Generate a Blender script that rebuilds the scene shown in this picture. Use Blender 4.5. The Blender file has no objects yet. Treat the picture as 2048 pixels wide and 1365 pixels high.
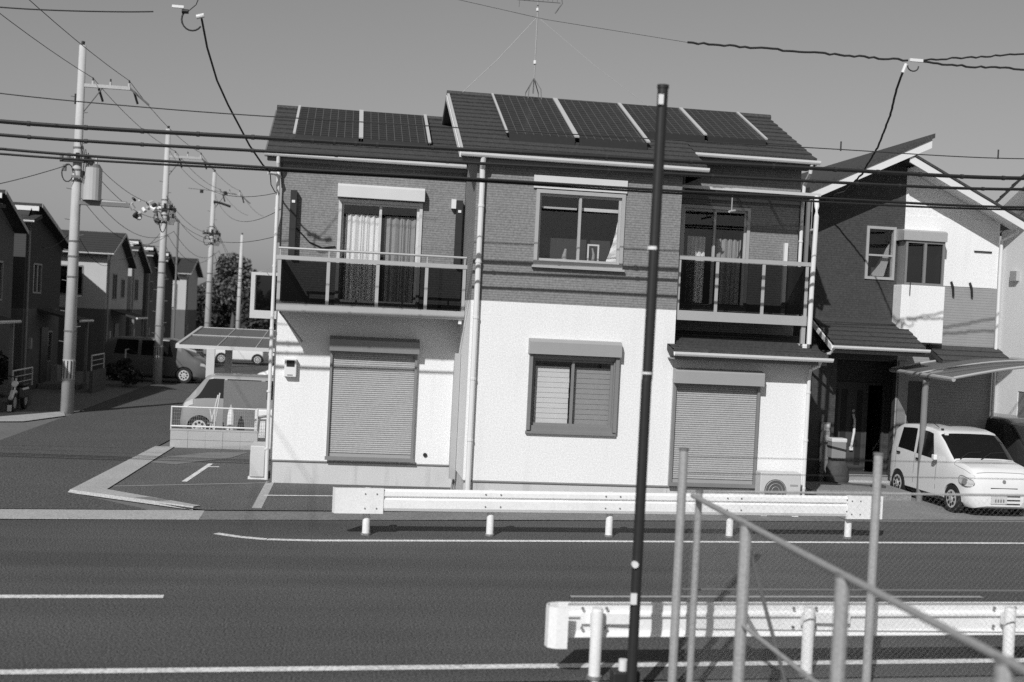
import bpy, bmesh, math, random
from mathutils import Vector, Matrix

random.seed(7)
scene = bpy.context.scene
COL = scene.collection
rad = math.radians

# ------------------------------------------------------------------ camera
ROLL, PITCH, YAW, CAM_H = rad(2.77), rad(-1.06), rad(8.25), 3.4
fwd = Vector((math.sin(YAW), math.cos(YAW), 0)); rgt = Vector((math.cos(YAW), -math.sin(YAW), 0)); up = Vector((0, 0, 1))
f2 = fwd * math.cos(PITCH) + up * math.sin(PITCH); u2 = up * math.cos(PITCH) - fwd * math.sin(PITCH)
r3 = rgt * math.cos(ROLL) + u2 * math.sin(ROLL); u3 = u2 * math.cos(ROLL) - rgt * math.sin(ROLL)
cam = bpy.data.cameras.new('camera'); cam_o = bpy.data.objects.new('camera', cam); COL.objects.link(cam_o)
M = Matrix((r3, u3, -f2)).transposed().to_4x4(); M.translation = Vector((0, 0, CAM_H)); cam_o.matrix_world = M
cam.sensor_width = 36.0; cam.lens = 2350 / 2048 * 36; cam.clip_end = 3000; cam.clip_start = 0.1
cam.dof.use_dof = True; cam.dof.focus_distance = 23.0; cam.dof.aperture_fstop = 1.1
scene.camera = cam_o

# ------------------------------------------------------------------ world and sun
SUN_DIR = Vector((0.66, 1.22, -1.0)).normalized()
world = bpy.data.worlds.new('World'); scene.world = world; world.use_nodes = True
nt = world.node_tree; nt.nodes.clear()
sky = nt.nodes.new('ShaderNodeTexSky'); sky.sky_type = 'NISHITA'; sky.sun_disc = False
sky.sun_elevation = math.asin(-SUN_DIR.z); sky.sun_rotation = math.atan2(-SUN_DIR.x, -SUN_DIR.y)
sky.air_density = 1.0; sky.dust_density = 0.6; sky.ozone_density = 1.0
bw = nt.nodes.new('ShaderNodeSeparateColor'); bg = nt.nodes.new('ShaderNodeBackground'); wo = nt.nodes.new('ShaderNodeOutputWorld')
bg.inputs['Strength'].default_value = 0.049
nt.links.new(sky.outputs[0], bw.inputs[0]); nt.links.new(bw.outputs[2], bg.inputs[0]); nt.links.new(bg.outputs[0], wo.inputs[0])
sun = bpy.data.lights.new('sun', 'SUN'); sun.energy = 3.65; sun.angle = rad(0.5); sun.color = (1, 1, 1)
sun_o = bpy.data.objects.new('sun', sun); COL.objects.link(sun_o)
sun_o.rotation_euler = SUN_DIR.to_track_quat('-Z', 'Y').to_euler(); sun_o.location = (-20, -30, 40)
scene.view_settings.view_transform = 'Standard'; scene.view_settings.look = 'None'
scene.view_settings.exposure = 0.0; scene.view_settings.gamma = 1.0; scene.view_settings.use_curve_mapping = False
scene.render.engine = 'CYCLES'
scene.cycles.use_denoising = False
scene.cycles.max_bounces = 6; scene.cycles.transparent_max_bounces = 16

# ------------------------------------------------------------------ materials (a black and white place: greys only)
def mat(name, v, rough=0.7, var=0.12, scale=6.0, speck=0.0, speck_scale=90.0, bump=0.0, bump_scale=60.0, metal=0.0,
        spec=0.4, lines=None, stain=0.0, coat=0.0, tracks=0.0):
    m = bpy.data.materials.new(name); m.use_nodes = True
    n = m.node_tree.nodes; L = m.node_tree.links; b = n['Principled BSDF']
    b.inputs['Roughness'].default_value = rough; b.inputs['Metallic'].default_value = metal
    b.inputs['Specular IOR Level'].default_value = spec
    if coat: b.inputs['Coat Weight'].default_value = coat
    geo = n.new('ShaderNodeNewGeometry')
    def math_(op, a, c=None, d=None):
        x = n.new('ShaderNodeMath'); x.operation = op
        for i, q in enumerate((a, c, d)):
            if q is None: continue
            if isinstance(q, (int, float)): x.inputs[i].default_value = q
            else: L.new(q, x.inputs[i])
        return x.outputs[0]
    def noise(sc, detail=4, vec=None):
        t = n.new('ShaderNodeTexNoise'); t.inputs['Scale'].default_value = sc; t.inputs['Detail'].default_value = detail
        L.new(vec or geo.outputs['Position'], t.inputs['Vector']); return t.outputs['Fac']
    f = math_('MULTIPLY_ADD', math_('SUBTRACT', noise(scale), 0.5), 2 * var, 1.0)
    if speck:
        f = math_('MULTIPLY', f, math_('MULTIPLY_ADD', math_('SUBTRACT', noise(speck_scale, 2), 0.5), 2 * speck, 1.0))
    if stain:
        mp = n.new('ShaderNodeMapping'); mp.inputs['Scale'].default_value = (1.0, 1.0, 0.12)
        L.new(geo.outputs['Position'], mp.inputs['Vector'])
        s = noise(4.0, 5, mp.outputs[0])
        f = math_('MULTIPLY', f, math_('SUBTRACT', 1.0, math_('MULTIPLY', math_('MAXIMUM', math_('SUBTRACT', s, 0.52), 0.0), stain * 4)))
    if tracks:                                  # wear and dirt drawn out along the driving direction
        mp = n.new('ShaderNodeMapping'); mp.inputs['Scale'].default_value = (0.05, 1.1, 1.0); mp.inputs['Rotation'].default_value = (0, 0, -.065)
        L.new(geo.outputs['Position'], mp.inputs['Vector'])
        f = math_('MULTIPLY', f, math_('MULTIPLY_ADD', math_('SUBTRACT', noise(1.0, 6, mp.outputs[0]), 0.5), 2 * tracks, 1.0))
    h = None
    if lines:                                   # horizontal joints of a cladding board, as relief and a darker tone
        pitch, depth = lines
        sep = n.new('ShaderNodeSeparateXYZ'); L.new(geo.outputs['Position'], sep.inputs[0])
        fr = math_('FRACT', math_('DIVIDE', sep.outputs['Z'], pitch))
        groove = math_('LESS_THAN', fr, 0.22)
        f = math_('MULTIPLY', f, math_('SUBTRACT', 1.0, math_('MULTIPLY', groove, depth)))
        h = math_('SUBTRACT', 1.0, groove)
    c = math_('MULTIPLY', f, v)
    c = math_('MINIMUM', math_('MAXIMUM', c, 0.004), 0.92)
    L.new(c, b.inputs['Base Color'])
    if bump or h is not None:
        bp = n.new('ShaderNodeBump'); bp.inputs['Distance'].default_value = 0.01; bp.inputs['Strength'].default_value = bump or 0.3
        L.new(noise(bump_scale, 3) if h is None else h, bp.inputs['Height']); L.new(bp.outputs[0], b.inputs['Normal'])
    return m

def glass_mat(name, tint, refl=0.09, rough=0.02):
    m = bpy.data.materials.new(name); m.use_nodes = True
    n = m.node_tree.nodes; L = m.node_tree.links; n.clear()
    o = n.new('ShaderNodeOutputMaterial'); mx = n.new('ShaderNodeMixShader')
    t = n.new('ShaderNodeBsdfTransparent'); t.inputs[0].default_value = (tint, tint, tint, 1)
    g = n.new('ShaderNodeBsdfGlossy'); g.inputs['Roughness'].default_value = rough; g.inputs[0].default_value = (.9, .9, .9, 1)
    fr = n.new('ShaderNodeLayerWeight'); fr.inputs['Blend'].default_value = 0.5
    pw = n.new('ShaderNodeMath'); pw.operation = 'POWER'; pw.inputs[1].default_value = 4.0; L.new(fr.outputs['Facing'], pw.inputs[0])
    mu = n.new('ShaderNodeMath'); mu.operation = 'MULTIPLY_ADD'; mu.inputs[1].default_value = 0.8; mu.inputs[2].default_value = refl; mu.use_clamp = True
    L.new(pw.outputs[0], mu.inputs[0]); L.new(mu.outputs[0], mx.inputs[0]); L.new(t.outputs[0], mx.inputs[1]); L.new(g.outputs[0], mx.inputs[2])
    L.new(mx.outputs[0], o.inputs[0])
    return m

def panel_mat():                                # solar cells: printed grid under glass
    m = bpy.data.materials.new('solar_cells'); m.use_nodes = True
    n = m.node_tree.nodes; L = m.node_tree.links; b = n['Principled BSDF']
    uv = n.new('ShaderNodeUVMap'); br = n.new('ShaderNodeTexBrick')
    br.offset = 0.0; br.squash = 1.0; br.inputs['Scale'].default_value = 1.0
    br.inputs['Brick Width'].default_value = 0.156; br.inputs['Row Height'].default_value = 0.156
    br.inputs['Mortar Size'].default_value = 0.006; br.inputs['Mortar Smooth'].default_value = 0.1
    br.inputs['Color1'].default_value = (.016, .016, .016, 1); br.inputs['Color2'].default_value = (.024, .024, .024, 1)
    br.inputs['Mortar'].default_value = (.11, .11, .11, 1)
    L.new(uv.outputs[0], br.inputs['Vector']); L.new(br.outputs[0], b.inputs['Base Color'])
    b.inputs['Roughness'].default_value = 0.25; b.inputs['Specular IOR Level'].default_value = 0.3
    return m

MT = dict(
    white_wall=mat('white_render', .80, .85, .035, .9, .30, 40, .15, 70, stain=.05),
    cream_wall=mat('cream_render', .72, .85, .04, 1.2, .06, 45, .15, 70, stain=.15),
    siding=mat('grey_brick_cladding', .235, .8, .12, 3, .55, 26, lines=(.045, .34)),
    dark_siding=mat('dark_cladding', .055, .75, .12, 3, .6, 28, lines=(.05, .25)),
    grey_siding=mat('pale_cladding', .30, .8, .1, 3, .15, 30, lines=(.06, .2)),
    foundation=mat('foundation_mortar', .56, .9, .08, 2, .3, 50, .2, 50, stain=.3),
    flashing=mat('flashing_metal', .25, .5, .05),
    tile=mat('roof_tile', .058, .75, .25, 8, .8, 30, .2, 40),
    tile_old=mat('street_roof_tile', .045, .8, .2, 8, .3, 30),
    gutter=mat('gutter_plastic', .72, .45, .05, 3),
    soffit=mat('soffit_board', .16, .8, .06, 4),
    white_soffit=mat('white_soffit_board', .78, .7, .04, 4),
    alu=mat('anodised_aluminium', .48, .4, .06, 5, .05, 60, metal=.3),
    alu_pale=mat('pale_aluminium', .62, .4, .06, 5, .05, 60, metal=.2),
    alu_dark=mat('bronze_aluminium', .24, .45, .08, 5, .05, 60, metal=.2),
    shutter=mat('shutter_metal', .40, .5, .06, 3, .3, 40),
    box_pale=mat('shutter_box_metal', .62, .45, .05, 3),
    box_grey=mat('shutter_box_grey', .33, .45, .05, 3),
    black=mat('black_paint', .022, .55, .2, 20),
    rubber=mat('rubber', .02, .8, .1, 20),
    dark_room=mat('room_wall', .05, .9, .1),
    curtain=mat('lace_curtain', .85, .9, .08, 14),
    curtain_grey=mat('grey_curtain', .34, .9, .08, 14),
    blind=mat('window_blind', .70, .8, .05, 6),
    asphalt=mat('asphalt', .085, .9, .2, .45, 2.4, 46, .5, 120, tracks=.5),
    asphalt_street=mat('asphalt_street', .09, .9, .16, .5, 2.2, 32, .5, 120),
    asphalt_lot=mat('asphalt_lot', .115, .9, .24, .9, 2.0, 36, .5, 120),
    asphalt_seam=mat('asphalt_seam', .05, .9, .2, 4, .8, 40), asphalt_patch=mat('asphalt_patch', .072, .9, .16, .6, 2.2, 46, .5, 120),
    concrete=mat('concrete', .42, .9, .16, 1.6, .6, 36, .3, 60),
    concrete_dark=mat('worn_concrete', .20, .9, .22, 1.4, .8, 36, .3, 60),
    drive=mat('driveway_concrete', .24, .9, .25, 1.2, .8, 34, .3, 60),
    earth=mat('bare_ground', .16, .95, .25, .4, .4, 20, .4, 40),
    paint=mat('road_paint', .72, .8, .28, 2.2, 1.1, 30),
    paint_worn=mat('worn_road_paint', .34, .85, .3, 6, .5, 30),
    rail=mat('white_rail_paint', .82, .5, .05, 2.5, .16, 36, stain=.10),
    bolt=mat('bolt_steel', .2, .6, .1),
    mesh_wire=mat('mesh_wire', .26, .5, .05), van_paint=mat('van_paint', .12, .3, .03, 2, spec=.5, coat=.4),
    galv=mat('galvanised_steel', .40, .55, .14, 9, .35, 50, metal=.25),
    galv_dark=mat('weathered_steel', .17, .6, .12, 9),
    pole=mat('pole_concrete', .50, .85, .1, 3, .18, 40, stain=.3),
    pole_grey=mat('transformer_paint', .46, .5, .06, 4),
    ceramic=mat('insulator_ceramic', .5, .3, .1),
    cable=mat('cable_sheath', .016, .6, .1, 20),
    wire=mat('wire', .03, .6, .1, 20),
    white_car=mat('white_car_paint', .78, .25, .015, 2, spec=.5, coat=.5),
    silver_car=mat('silver_car_paint', .30, .3, .03, 2, spec=.5, coat=.4),
    dark_car=mat('dark_car_paint', .03, .25, .03, 2, spec=.5, coat=.5),
    car_glass=mat('car_glass', .012, .06, .02, 2, spec=.6),
    lamp_glass=mat('lamp_glass', .55, .12, .3, 30, spec=.6),
    chrome=mat('chrome', .6, .2, .03, metal=.9),
    plate=mat('plate_metal', .6, .5, .25, 40),
    block=mat('concrete_block', .40, .9, .12, 2, .25, 40, .3, 60),
    street_wall=mat('street_house_shaded_render', .13, .9, .08, 1.5, .15, 30, stain=.2),  # darkened to stand for shade; the pale render is kept for sunlit parts
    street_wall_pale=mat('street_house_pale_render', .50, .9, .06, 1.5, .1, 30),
    street_wall_dark=mat('street_house_dark_cladding', .07, .9, .08, 1.5, .15, 30, lines=(.08, .2)),
    leaf=mat('leaves', .075, .7, .4, 3), leaf_dark=mat('dark_leaves', .045, .7, .4, 3),
    bark=mat('bark', .09, .9, .2, 9),
    board=mat('grey_board', .17, .85, .08, 3, .3, 30),
    carport_sheet=mat('carport_sheet', .085, .35, .08, 2, spec=.5),
    carport_sheet_pale=mat('pale_carport_sheet', .12, .5, .12, 2, spec=.3),
    door=mat('entrance_door', .06, .5, .15, 5),
    cardboard=mat('parcel_card', .24, .85, .08, 6),
    bag=mat('dark_sack', .06, .7, .4, 12, .3, 30, .4, 30),
    plastic=mat('white_plastic', .74, .45, .03, 4), grille=mat('dark_grille', .10, .6, .1),
    glass=glass_mat('window_glass', .95, .05), glass_dark=glass_mat('smoked_glass', .32, .015),
    glass_far=glass_mat('far_window_glass', .5, .1), cells=panel_mat(), ac_casing=mat('ac_casing', .56, .5, .04, 4, .1, 30), leaf_pale=mat('pale_leaves', .11, .7, .4, 3),
)

# ------------------------------------------------------------------ mesh building
OFF = {}
class MB:
    def __init__(s): s.v = []; s.f = []; s.uv = {}
    def add(s, verts, faces):
        o = len(s.v); s.v += [tuple(p) for p in verts]; s.f += [tuple(i + o for i in q) for q in faces]; return s
    def box(s, x0, x1, y0, y1, z0, z1):
        return s.add([(x0, y0, z0), (x1, y0, z0), (x1, y1, z0), (x0, y1, z0), (x0, y0, z1), (x1, y0, z1), (x1, y1, z1), (x0, y1, z1)],
                     [(0, 3, 2, 1), (4, 5, 6, 7), (0, 1, 5, 4), (1, 2, 6, 5), (2, 3, 7, 6), (3, 0, 4, 7)])
    def quad(s, a, b, c, d): return s.add([a, b, c, d], [(0, 1, 2, 3)])
    def poly(s, pts): return s.add(pts, [tuple(range(len(pts)))])
    def extrude(s, pts, vec):                     # closed polygon pushed along vec
        n = len(pts); v = Vector(vec); q = [Vector(p) for p in pts]
        return s.add([*q, *[p + v for p in q]], [tuple(range(n))[::-1], tuple(range(n, 2 * n))] +
                     [(i, (i + 1) % n, (i + 1) % n + n, i + n) for i in range(n)])
    def tube(s, path, r, sides=8, cap=True, r1=None):
        P = [Vector(p) for p in path]; n = len(P); vs = []
        for i, p in enumerate(P):
            d = (P[min(i + 1, n - 1)] - P[max(i - 1, 0)]).normalized()
            a = d.orthogonal() if abs(d.z) > .9 else d.cross(Vector((0, 0, 1)))
            if abs(d.z) > .9: a = Vector((1, 0, 0)) - d * d.x
            a.normalize(); b = d.cross(a); rr = r if r1 is None else r + (r1 - r) * i / (n - 1)
            for k in range(sides):
                t = 2 * math.pi * k / sides; vs.append(p + a * (rr * math.cos(t)) + b * (rr * math.sin(t)))
        fs = [(i * sides + k, i * sides + (k + 1) % sides, (i + 1) * sides + (k + 1) % sides, (i + 1) * sides + k)
              for i in range(n - 1) for k in range(sides)]
        if cap: fs += [tuple(range(sides))[::-1], tuple(range((n - 1) * sides, n * sides))]
        return s.add(vs, fs)
    def disc(s, c, axis, r, t, sides=14):
        a = Vector(axis).normalized(); return s.tube([Vector(c) - a * t / 2, Vector(c) + a * t / 2], r, sides)
    def build(s, name, m, parent=None, smooth=False, local=False, bevel=0.0):
        me = bpy.data.meshes.new(name); off = Vector(OFF.get(parent.name, (0, 0, 0))) if parent and not local else Vector((0, 0, 0))
        me.from_pydata([tuple(Vector(p) - off) for p in s.v], [], s.f); me.update()
        me.materials.append(MT[m] if isinstance(m, str) else m)
        o = bpy.data.objects.new(name, me); COL.objects.link(o)
        if parent: o.parent = parent
        OFF[o.name] = tuple(off)
        if smooth:
            for p in me.polygons: p.use_smooth = True
        if bevel:
            bv = o.modifiers.new('bevel', 'BEVEL'); bv.width = bevel; bv.segments = 2; bv.limit_method = 'ANGLE'
        return o

def tag(o, label=None, cat=None, group=None, kind=None):
    if label: o['label'] = label
    if cat: o['category'] = cat
    if group: o['group'] = group
    if kind: o['kind'] = kind
    return o
def thing(name, loc, label, cat, group=None, rz=0.0):
    o = bpy.data.objects.new(name, None); COL.objects.link(o); o.location = loc; o.rotation_euler = (0, 0, rz)
    o.empty_display_size = .2; OFF[o.name] = tuple(loc); return tag(o, label, cat, group)
def struct(name, mb, m, smooth=False): return tag(mb.build(name, m, smooth=smooth), kind='structure')
def stuff(o): o['kind'] = 'stuff'; return o
def bx(name, m, parent, *a, **k): return MB().box(*a).build(name, m, parent, **k)
def copy_tree(o, parent=None, **over):
    c = o.copy(); COL.objects.link(c); c.parent = parent
    for ch in list(o.children): copy_tree(ch, c)
    return c
def lerp(a, b, t): return a + (b - a) * t

# a wall sheet on y = const (or x = const) with openings that have real reveals
def wall(name, m, parent, u0, u1, z0, z1, y, depth=.14, holes=(), axis='y'):
    us = sorted({u0, u1, *[h[0] for h in holes], *[h[1] for h in holes]}); zs = sorted({z0, z1, *[h[2] for h in holes], *[h[3] for h in holes]})
    P = (lambda u, d, z: (u, y + d, z)) if axis == 'y' else (lambda u, d, z: (y + d, u, z))
    b = MB()
    for i in range(len(us) - 1):
        for j in range(len(zs) - 1):
            cu, cz = (us[i] + us[i + 1]) / 2, (zs[j] + zs[j + 1]) / 2
            if any(h[0] < cu < h[1] and h[2] < cz < h[3] for h in holes): continue
            a, c, d, e = us[i], us[i + 1], zs[j], zs[j + 1]
            b.quad(P(a, 0, d), P(c, 0, d), P(c, 0, e), P(a, 0, e)); b.quad(P(a, depth, e), P(c, depth, e), P(c, depth, d), P(a, depth, d))
    for (a, c, d, e) in [*holes, (u0, u1, z0, z1)]:
        b.quad(P(a, 0, d), P(a, depth, d), P(a, depth, e), P(a, 0, e)); b.quad(P(c, 0, d), P(c, 0, e), P(c, depth, e), P(c, depth, d))
        b.quad(P(a, 0, e), P(c, 0, e), P(c, depth, e), P(a, depth, e)); b.quad(P(a, 0, d), P(a, depth, d), P(c, depth, d), P(c, 0, d))
    return b.build(name, m, parent)

def frame_mb(x0, x1, z0, z1, y0, y1, w, wb=None, mull=None):
    b = MB(); wb = wb or w
    b.box(x0, x0 + w, y0, y1, z0, z1); b.box(x1 - w, x1, y0, y1, z0, z1)
    b.box(x0 + w, x1 - w, y0, y1, z1 - w, z1); b.box(x0 + w, x1 - w, y0, y1, z0, z0 + wb)
    if mull: b.box(mull - w * .6, mull + w * .6, y0 - .004, y1 - .004, z0 + wb, z1 - w)
    return b
def pleats(x0, x1, z0, z1, y, n, amp=.035):
    b = MB(); k = n * 6; top = []; bot = []
    for i in range(k + 1):
        x = lerp(x0, x1, i / k); d = amp * math.sin(2 * math.pi * n * i / k + .7 * math.sin(i * .9)) + .012 * math.sin(i * 2.3)
        top.append((x, y + d * .6, z1)); bot.append((x + .01 * math.sin(i), y + d, z0))
    return b.add(top + bot, [(i, i + 1, k + 2 + i, k + 1 + i) for i in range(k)])
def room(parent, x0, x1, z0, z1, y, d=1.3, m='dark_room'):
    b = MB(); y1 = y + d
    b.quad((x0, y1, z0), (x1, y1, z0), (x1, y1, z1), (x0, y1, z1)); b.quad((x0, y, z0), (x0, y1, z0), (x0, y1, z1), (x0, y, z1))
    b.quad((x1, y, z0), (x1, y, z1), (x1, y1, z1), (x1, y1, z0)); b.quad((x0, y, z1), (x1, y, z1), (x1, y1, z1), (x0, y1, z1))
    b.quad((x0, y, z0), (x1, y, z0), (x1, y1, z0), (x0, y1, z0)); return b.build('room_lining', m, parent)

# a sheet of roof: stepped courses, proper thickness
def roof_slope(name, m, parent, x0, x1, ye, ze, yr, zr, course=.28, thick=.11, ragged=0.0):
    n = max(2, int(math.hypot(yr - ye, zr - ze) / course)); b = MB(); nx = max(1, int((x1 - x0) / .9))
    nrm = Vector((0, -(zr - ze), yr - ye)).normalized() * (1 if yr > ye else -1)
    for i in range(n):
        t0, t1 = i / n, (i + 1) / n
        a = Vector((0, lerp(ye, yr, t0), lerp(ze, zr, t0))); c = Vector((0, lerp(ye, yr, t1), lerp(ze, zr, t1)))
        lo = nrm * .028
        for k in range(nx):
            xa, xb = lerp(x0, x1, k / nx), lerp(x0, x1, (k + 1) / nx); j = random.uniform(-.004, .004); lj = nrm * (.028 + j)
            A, B = Vector((xa, 0, 0)), Vector((xb, 0, 0))
            b.add([A + a + lj, B + a + lj, B + c + nrm * .004, A + c + nrm * .004, A + a, B + a], [(0, 1, 2, 3), (4, 5, 1, 0)])
    d = Vector((0, 0, -thick))
    e0, e1, r0, r1 = Vector((x0, ye, ze)), Vector((x1, ye, ze)), Vector((x0, yr, zr)), Vector((x1, yr, zr))
    b.add([e0, e1, r1, r0, e0 + d, e1 + d, r1 + d, r0 + d], [(0, 4, 5, 1), (4, 7, 6, 5), (0, 3, 7, 4), (1, 5, 6, 2), (3, 2, 6, 7)])
    return b.build(name, m, parent)

# ================================================================== GROUND AND ROADS
def sheet(name, pts, z, m): return struct(name, MB().poly([(x, y, z) for x, y in pts]), m)
sheet('ground', [(-400, -60), (400, -60), (400, 900), (-400, 900)], -.02, 'earth')
sheet('main_road', [(-80, 6.5), (80, 15.0), (80, 28.6), (-2.2, 18.95), (-80, 9.8)], 0.0, 'asphalt')
sheet('side_street', [(-7.9, 19.3), (-3.0, 19.8), (-4.6, 21.4), (-4.1, 30), (-3.8, 45), (-3.6, 140), (-7.5, 140), (-7.7, 36)], 0.004, 'asphalt_street')
# gutter strip along the far side of the road, pale across the street mouth, worn further right
def strip_mb(pts, w, z0=0.0, h=.012):
    b = MB()
    for (x0, y0), (x1, y1) in zip(pts, pts[1:]):
        b.quad((x0, y0, z0 + h), (x1, y1, z0 + h), (x1, y1 + w, z0 + h), (x0, y0 + w, z0 + h)); b.quad((x0, y0, z0), (x1, y1, z0), (x1, y1, z0 + h), (x0, y0, z0 + h))
    return b
struct('concrete_gutter', strip_mb([(-60, 12.2), (-5.3, 18.66), (-2.1, 19.0)], .8), 'concrete')
struct('worn_gutter', strip_mb([(-2.1, 19.0), (.3, 19.28), (2.8, 19.62), (8, 20.2), (11, 20.5), (60, 26.5)], .86), 'concrete_dark')
# L-shaped kerb round the car park corner, with its segments
kerb = MB()
kerb.add([(-4.58, 21.4, .05), (-3.99, 21.55, .05), (-3.75, 28.2, .05), (-4.18, 28.2, .05)], [(0, 1, 2, 3)])
kerb.add([(-4.58, 21.4, .05), (-2.3, 19.93, .05), (-2.2, 20.05, .05), (-3.99, 21.55, .05)], [(0, 1, 2, 3)])
kerb.add([(-4.58, 21.4, .05), (-4.18, 28.2, .05), (-4.2, 28.2, 0), (-4.62, 21.38, 0)], [(0, 1, 2, 3)])
kerb.add([(-4.58, 21.4, .05), (-4.62, 21.38, 0), (-2.3, 19.88, 0), (-2.3, 19.93, .05)], [(0, 1, 2, 3)])
struct('kerb', kerb, 'concrete')
struct('drain_cover', MB().poly([(-3.36, 20.68, .054), (-2.95, 20.42, .054), (-2.75, 20.5, .054), (-3.15, 20.78, .054)]), 'concrete_dark')
sheet('parking_lot', [(-4.25, 21.5), (-4.2, 21.3), (-2.4, 19.9), (-2.1, 19.75), (.3, 20.0), (2.6, 20.3), (2.6, 23.2), (-1.2, 23.2), (-1.2, 28.2), (-3.95, 28.2)], 0.03, 'asphalt_lot')
sheet('side_yard', [(-3.8, 28.2), (-1.2, 28.2), (-1.2, 60), (-3.6, 60)], 0.016, 'asphalt_lot')
sheet('front_apron', [(2.6, 20.4), (9.6, 20.9), (9.6, 21.6), (2.6, 21.6)], 0.034, 'concrete_dark')
sheet('driveway', [(9.3, 20.4), (11, 20.6), (24, 22.1), (24, 33), (9.3, 33)], 0.022, 'drive')
# stain of pale sand on the lot
sheet('sand_patch', [(-3.85, 25.4), (-3.3, 25.2), (-2.3, 26.6), (-2.0, 27.7), (-2.9, 27.4), (-3.7, 26.4)], 0.036, 'concrete_dark')
# painted lines
def line(name, pts, w, m='paint', z=.006, along='x'):
    b = MB()
    for (x0, y0), (x1, y1) in zip(pts, pts[1:]):
        d = Vector((x1 - x0, y1 - y0, 0)).normalized(); n = Vector((-d.y, d.x, 0)) * w / 2
        a, c = Vector((x0, y0, z)), Vector((x1, y1, z)); b.quad(a - n, c - n, c + n, a + n)
    return struct(name, b, m)
line('edge_line', [(-1.72, 17.86), (-1.35, 17.62), (-.95, 17.48), (-.3, 17.46), (3, 17.78), (11.6, 18.5), (60, 22.5)], .13)
line('centre_line', [(-12, 13.36), (-1.9, 13.94)], .15)
line('centre_line', [(2.95, 14.22), (3.9, 14.27)], .10, 'paint_worn')
line('centre_line', [(3.9, 14.27), (8.6, 14.53)], .10, 'paint_worn')
line('edge_line', [(-14, 10.46), (-2.85, 11.05), (2.2, 11.33), (7.3, 11.62), (40, 13.5)], .14)
line('stall_line', [(-2.82, 22.8), (-2.62, 25.5)], .10, z=.036)
line('stall_line', [(-2.62, 25.0), (-2.40, 25.02)], .12, z=.0365)
line('stall_line', [(-1.25, 21.4), (.6, 21.6)], .09, z=.036)
line('lot_joint', [(-4.0, 22.0), (-1.25, 22.95)], .07, 'paint_worn', z=.035)
line('lot_joint', [(-1.24, 23.1), (-1.28, 20.0)], .16, 'concrete', z=.0345)
line('road_crack', [(4.6, 14.7), (5.4, 14.76), (6.3, 14.74), (7.2, 14.86), (8.4, 14.9)], .02, 'asphalt_seam', z=.005)

# ================================================================== MAIN HOUSE
H = thing('house', (3.5, 24.0, 0), 'two storey house, grey above and white below, with solar panels on both its tiled roofs', 'house')
def gutter(parent, x0, x1, y, z, m='gutter'):
    b = MB(); n = 6; prof = [(-.055 * math.cos(math.pi * k / n), -.075 * math.sin(math.pi * k / n)) for k in range(n + 1)]
    outer = [(y + a, z + c) for a, c in prof]; inner = [(y + a * .86, z + c * .86) for a, c in prof[::-1]]
    ring = outer + inner
    b.extrude([(x0, p, q) for p, q in ring], (x1 - x0, 0, 0)); return b.build('gutter', m, parent)
def downpipe(parent, path, r=.035, m='gutter', clips=()):
    o = MB().tube(path, r, 10).build('downpipe', m, parent, smooth=False)
    for (x, y, z) in clips: MB().tube([(x, y, z - .02), (x, y, z + .02)], r + .008, 10).build('pipe_clip', m, o)
    return o
def eave(parent, x0, x1, ye, ze, yw, m='soffit'):
    bx('fascia', m, parent, x0, x1, ye + .012, ye + .035, ze - .17, ze - .02)
    bx('soffit', m, parent, x0, x1, ye + .037, yw - .004, ze - .165, ze - .145)

MZ = 3.71
# --- middle block
wall('wall', 'white_wall', H, 2.27, 6.07, .47, MZ, 21.0, holes=[(3.38, 5.02, 1.40, 2.80)])
wall('upper_wall', 'siding', H, 2.27, 6.07, MZ, 6.2, 21.006, depth=.13, holes=[(3.36, 5.01, 4.40, 5.78)])
bx('flashing', 'flashing', H, 2.25, 6.09, 20.985, 21.01, .445, .468)
bx('foundation', 'foundation', H, 2.29, 6.07, 21.02, 21.15, -.05, .443)
wall('side_wall', 'white_wall', H, 21.14, 23.0, .47, MZ, 2.27, axis='x')
wall('upper_side_wall', 'siding', H, 21.14, 23.0, MZ, 6.2, 2.276, axis='x')
bx('foundation', 'foundation', H, 2.30, 2.42, 21.15, 23.0, -.05, .46)
MB().add([(2.276, 20.7, 6.2), (2.276, 28.2, 6.2), (2.276, 24.45, 7.9)], [(0, 1, 2)]).build('gable_wall', 'siding', H)
# --- left block
LB = 23.0
wall('wall', 'white_wall', H, -1.26, 2.27, .48, 3.42, LB)
wall('upper_wall', 'siding', H, -1.26, 2.27, 3.42, 6.3, LB + .006, depth=.13, holes=[(-.17, 1.45, 3.5, 5.58)])
bx('flashing', 'flashing', H, -1.28, 2.30, LB - .014, LB + .01, .455, .478)
bx('foundation', 'foundation', H, -1.24, 2.30, LB + .02, LB + .15, -.05, .453)
wall('side_wall', 'white_wall', H, LB + .14, 27.8, .48, 3.42, -1.26, axis='x')
wall('upper_side_wall', 'siding', H, LB + .14, 27.8, 3.42, 6.3, -1.254, axis='x')
bx('foundation', 'foundation', H, -1.24, -1.1, LB + .15, 27.8, -.05, .46)
MB().add([(-1.254, 22.9, 6.3), (-1.254, 28.1, 6.3), (-1.254, 25.6, 7.5)], [(0, 1, 2)]).build('gable_wall', 'siding', H)
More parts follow.
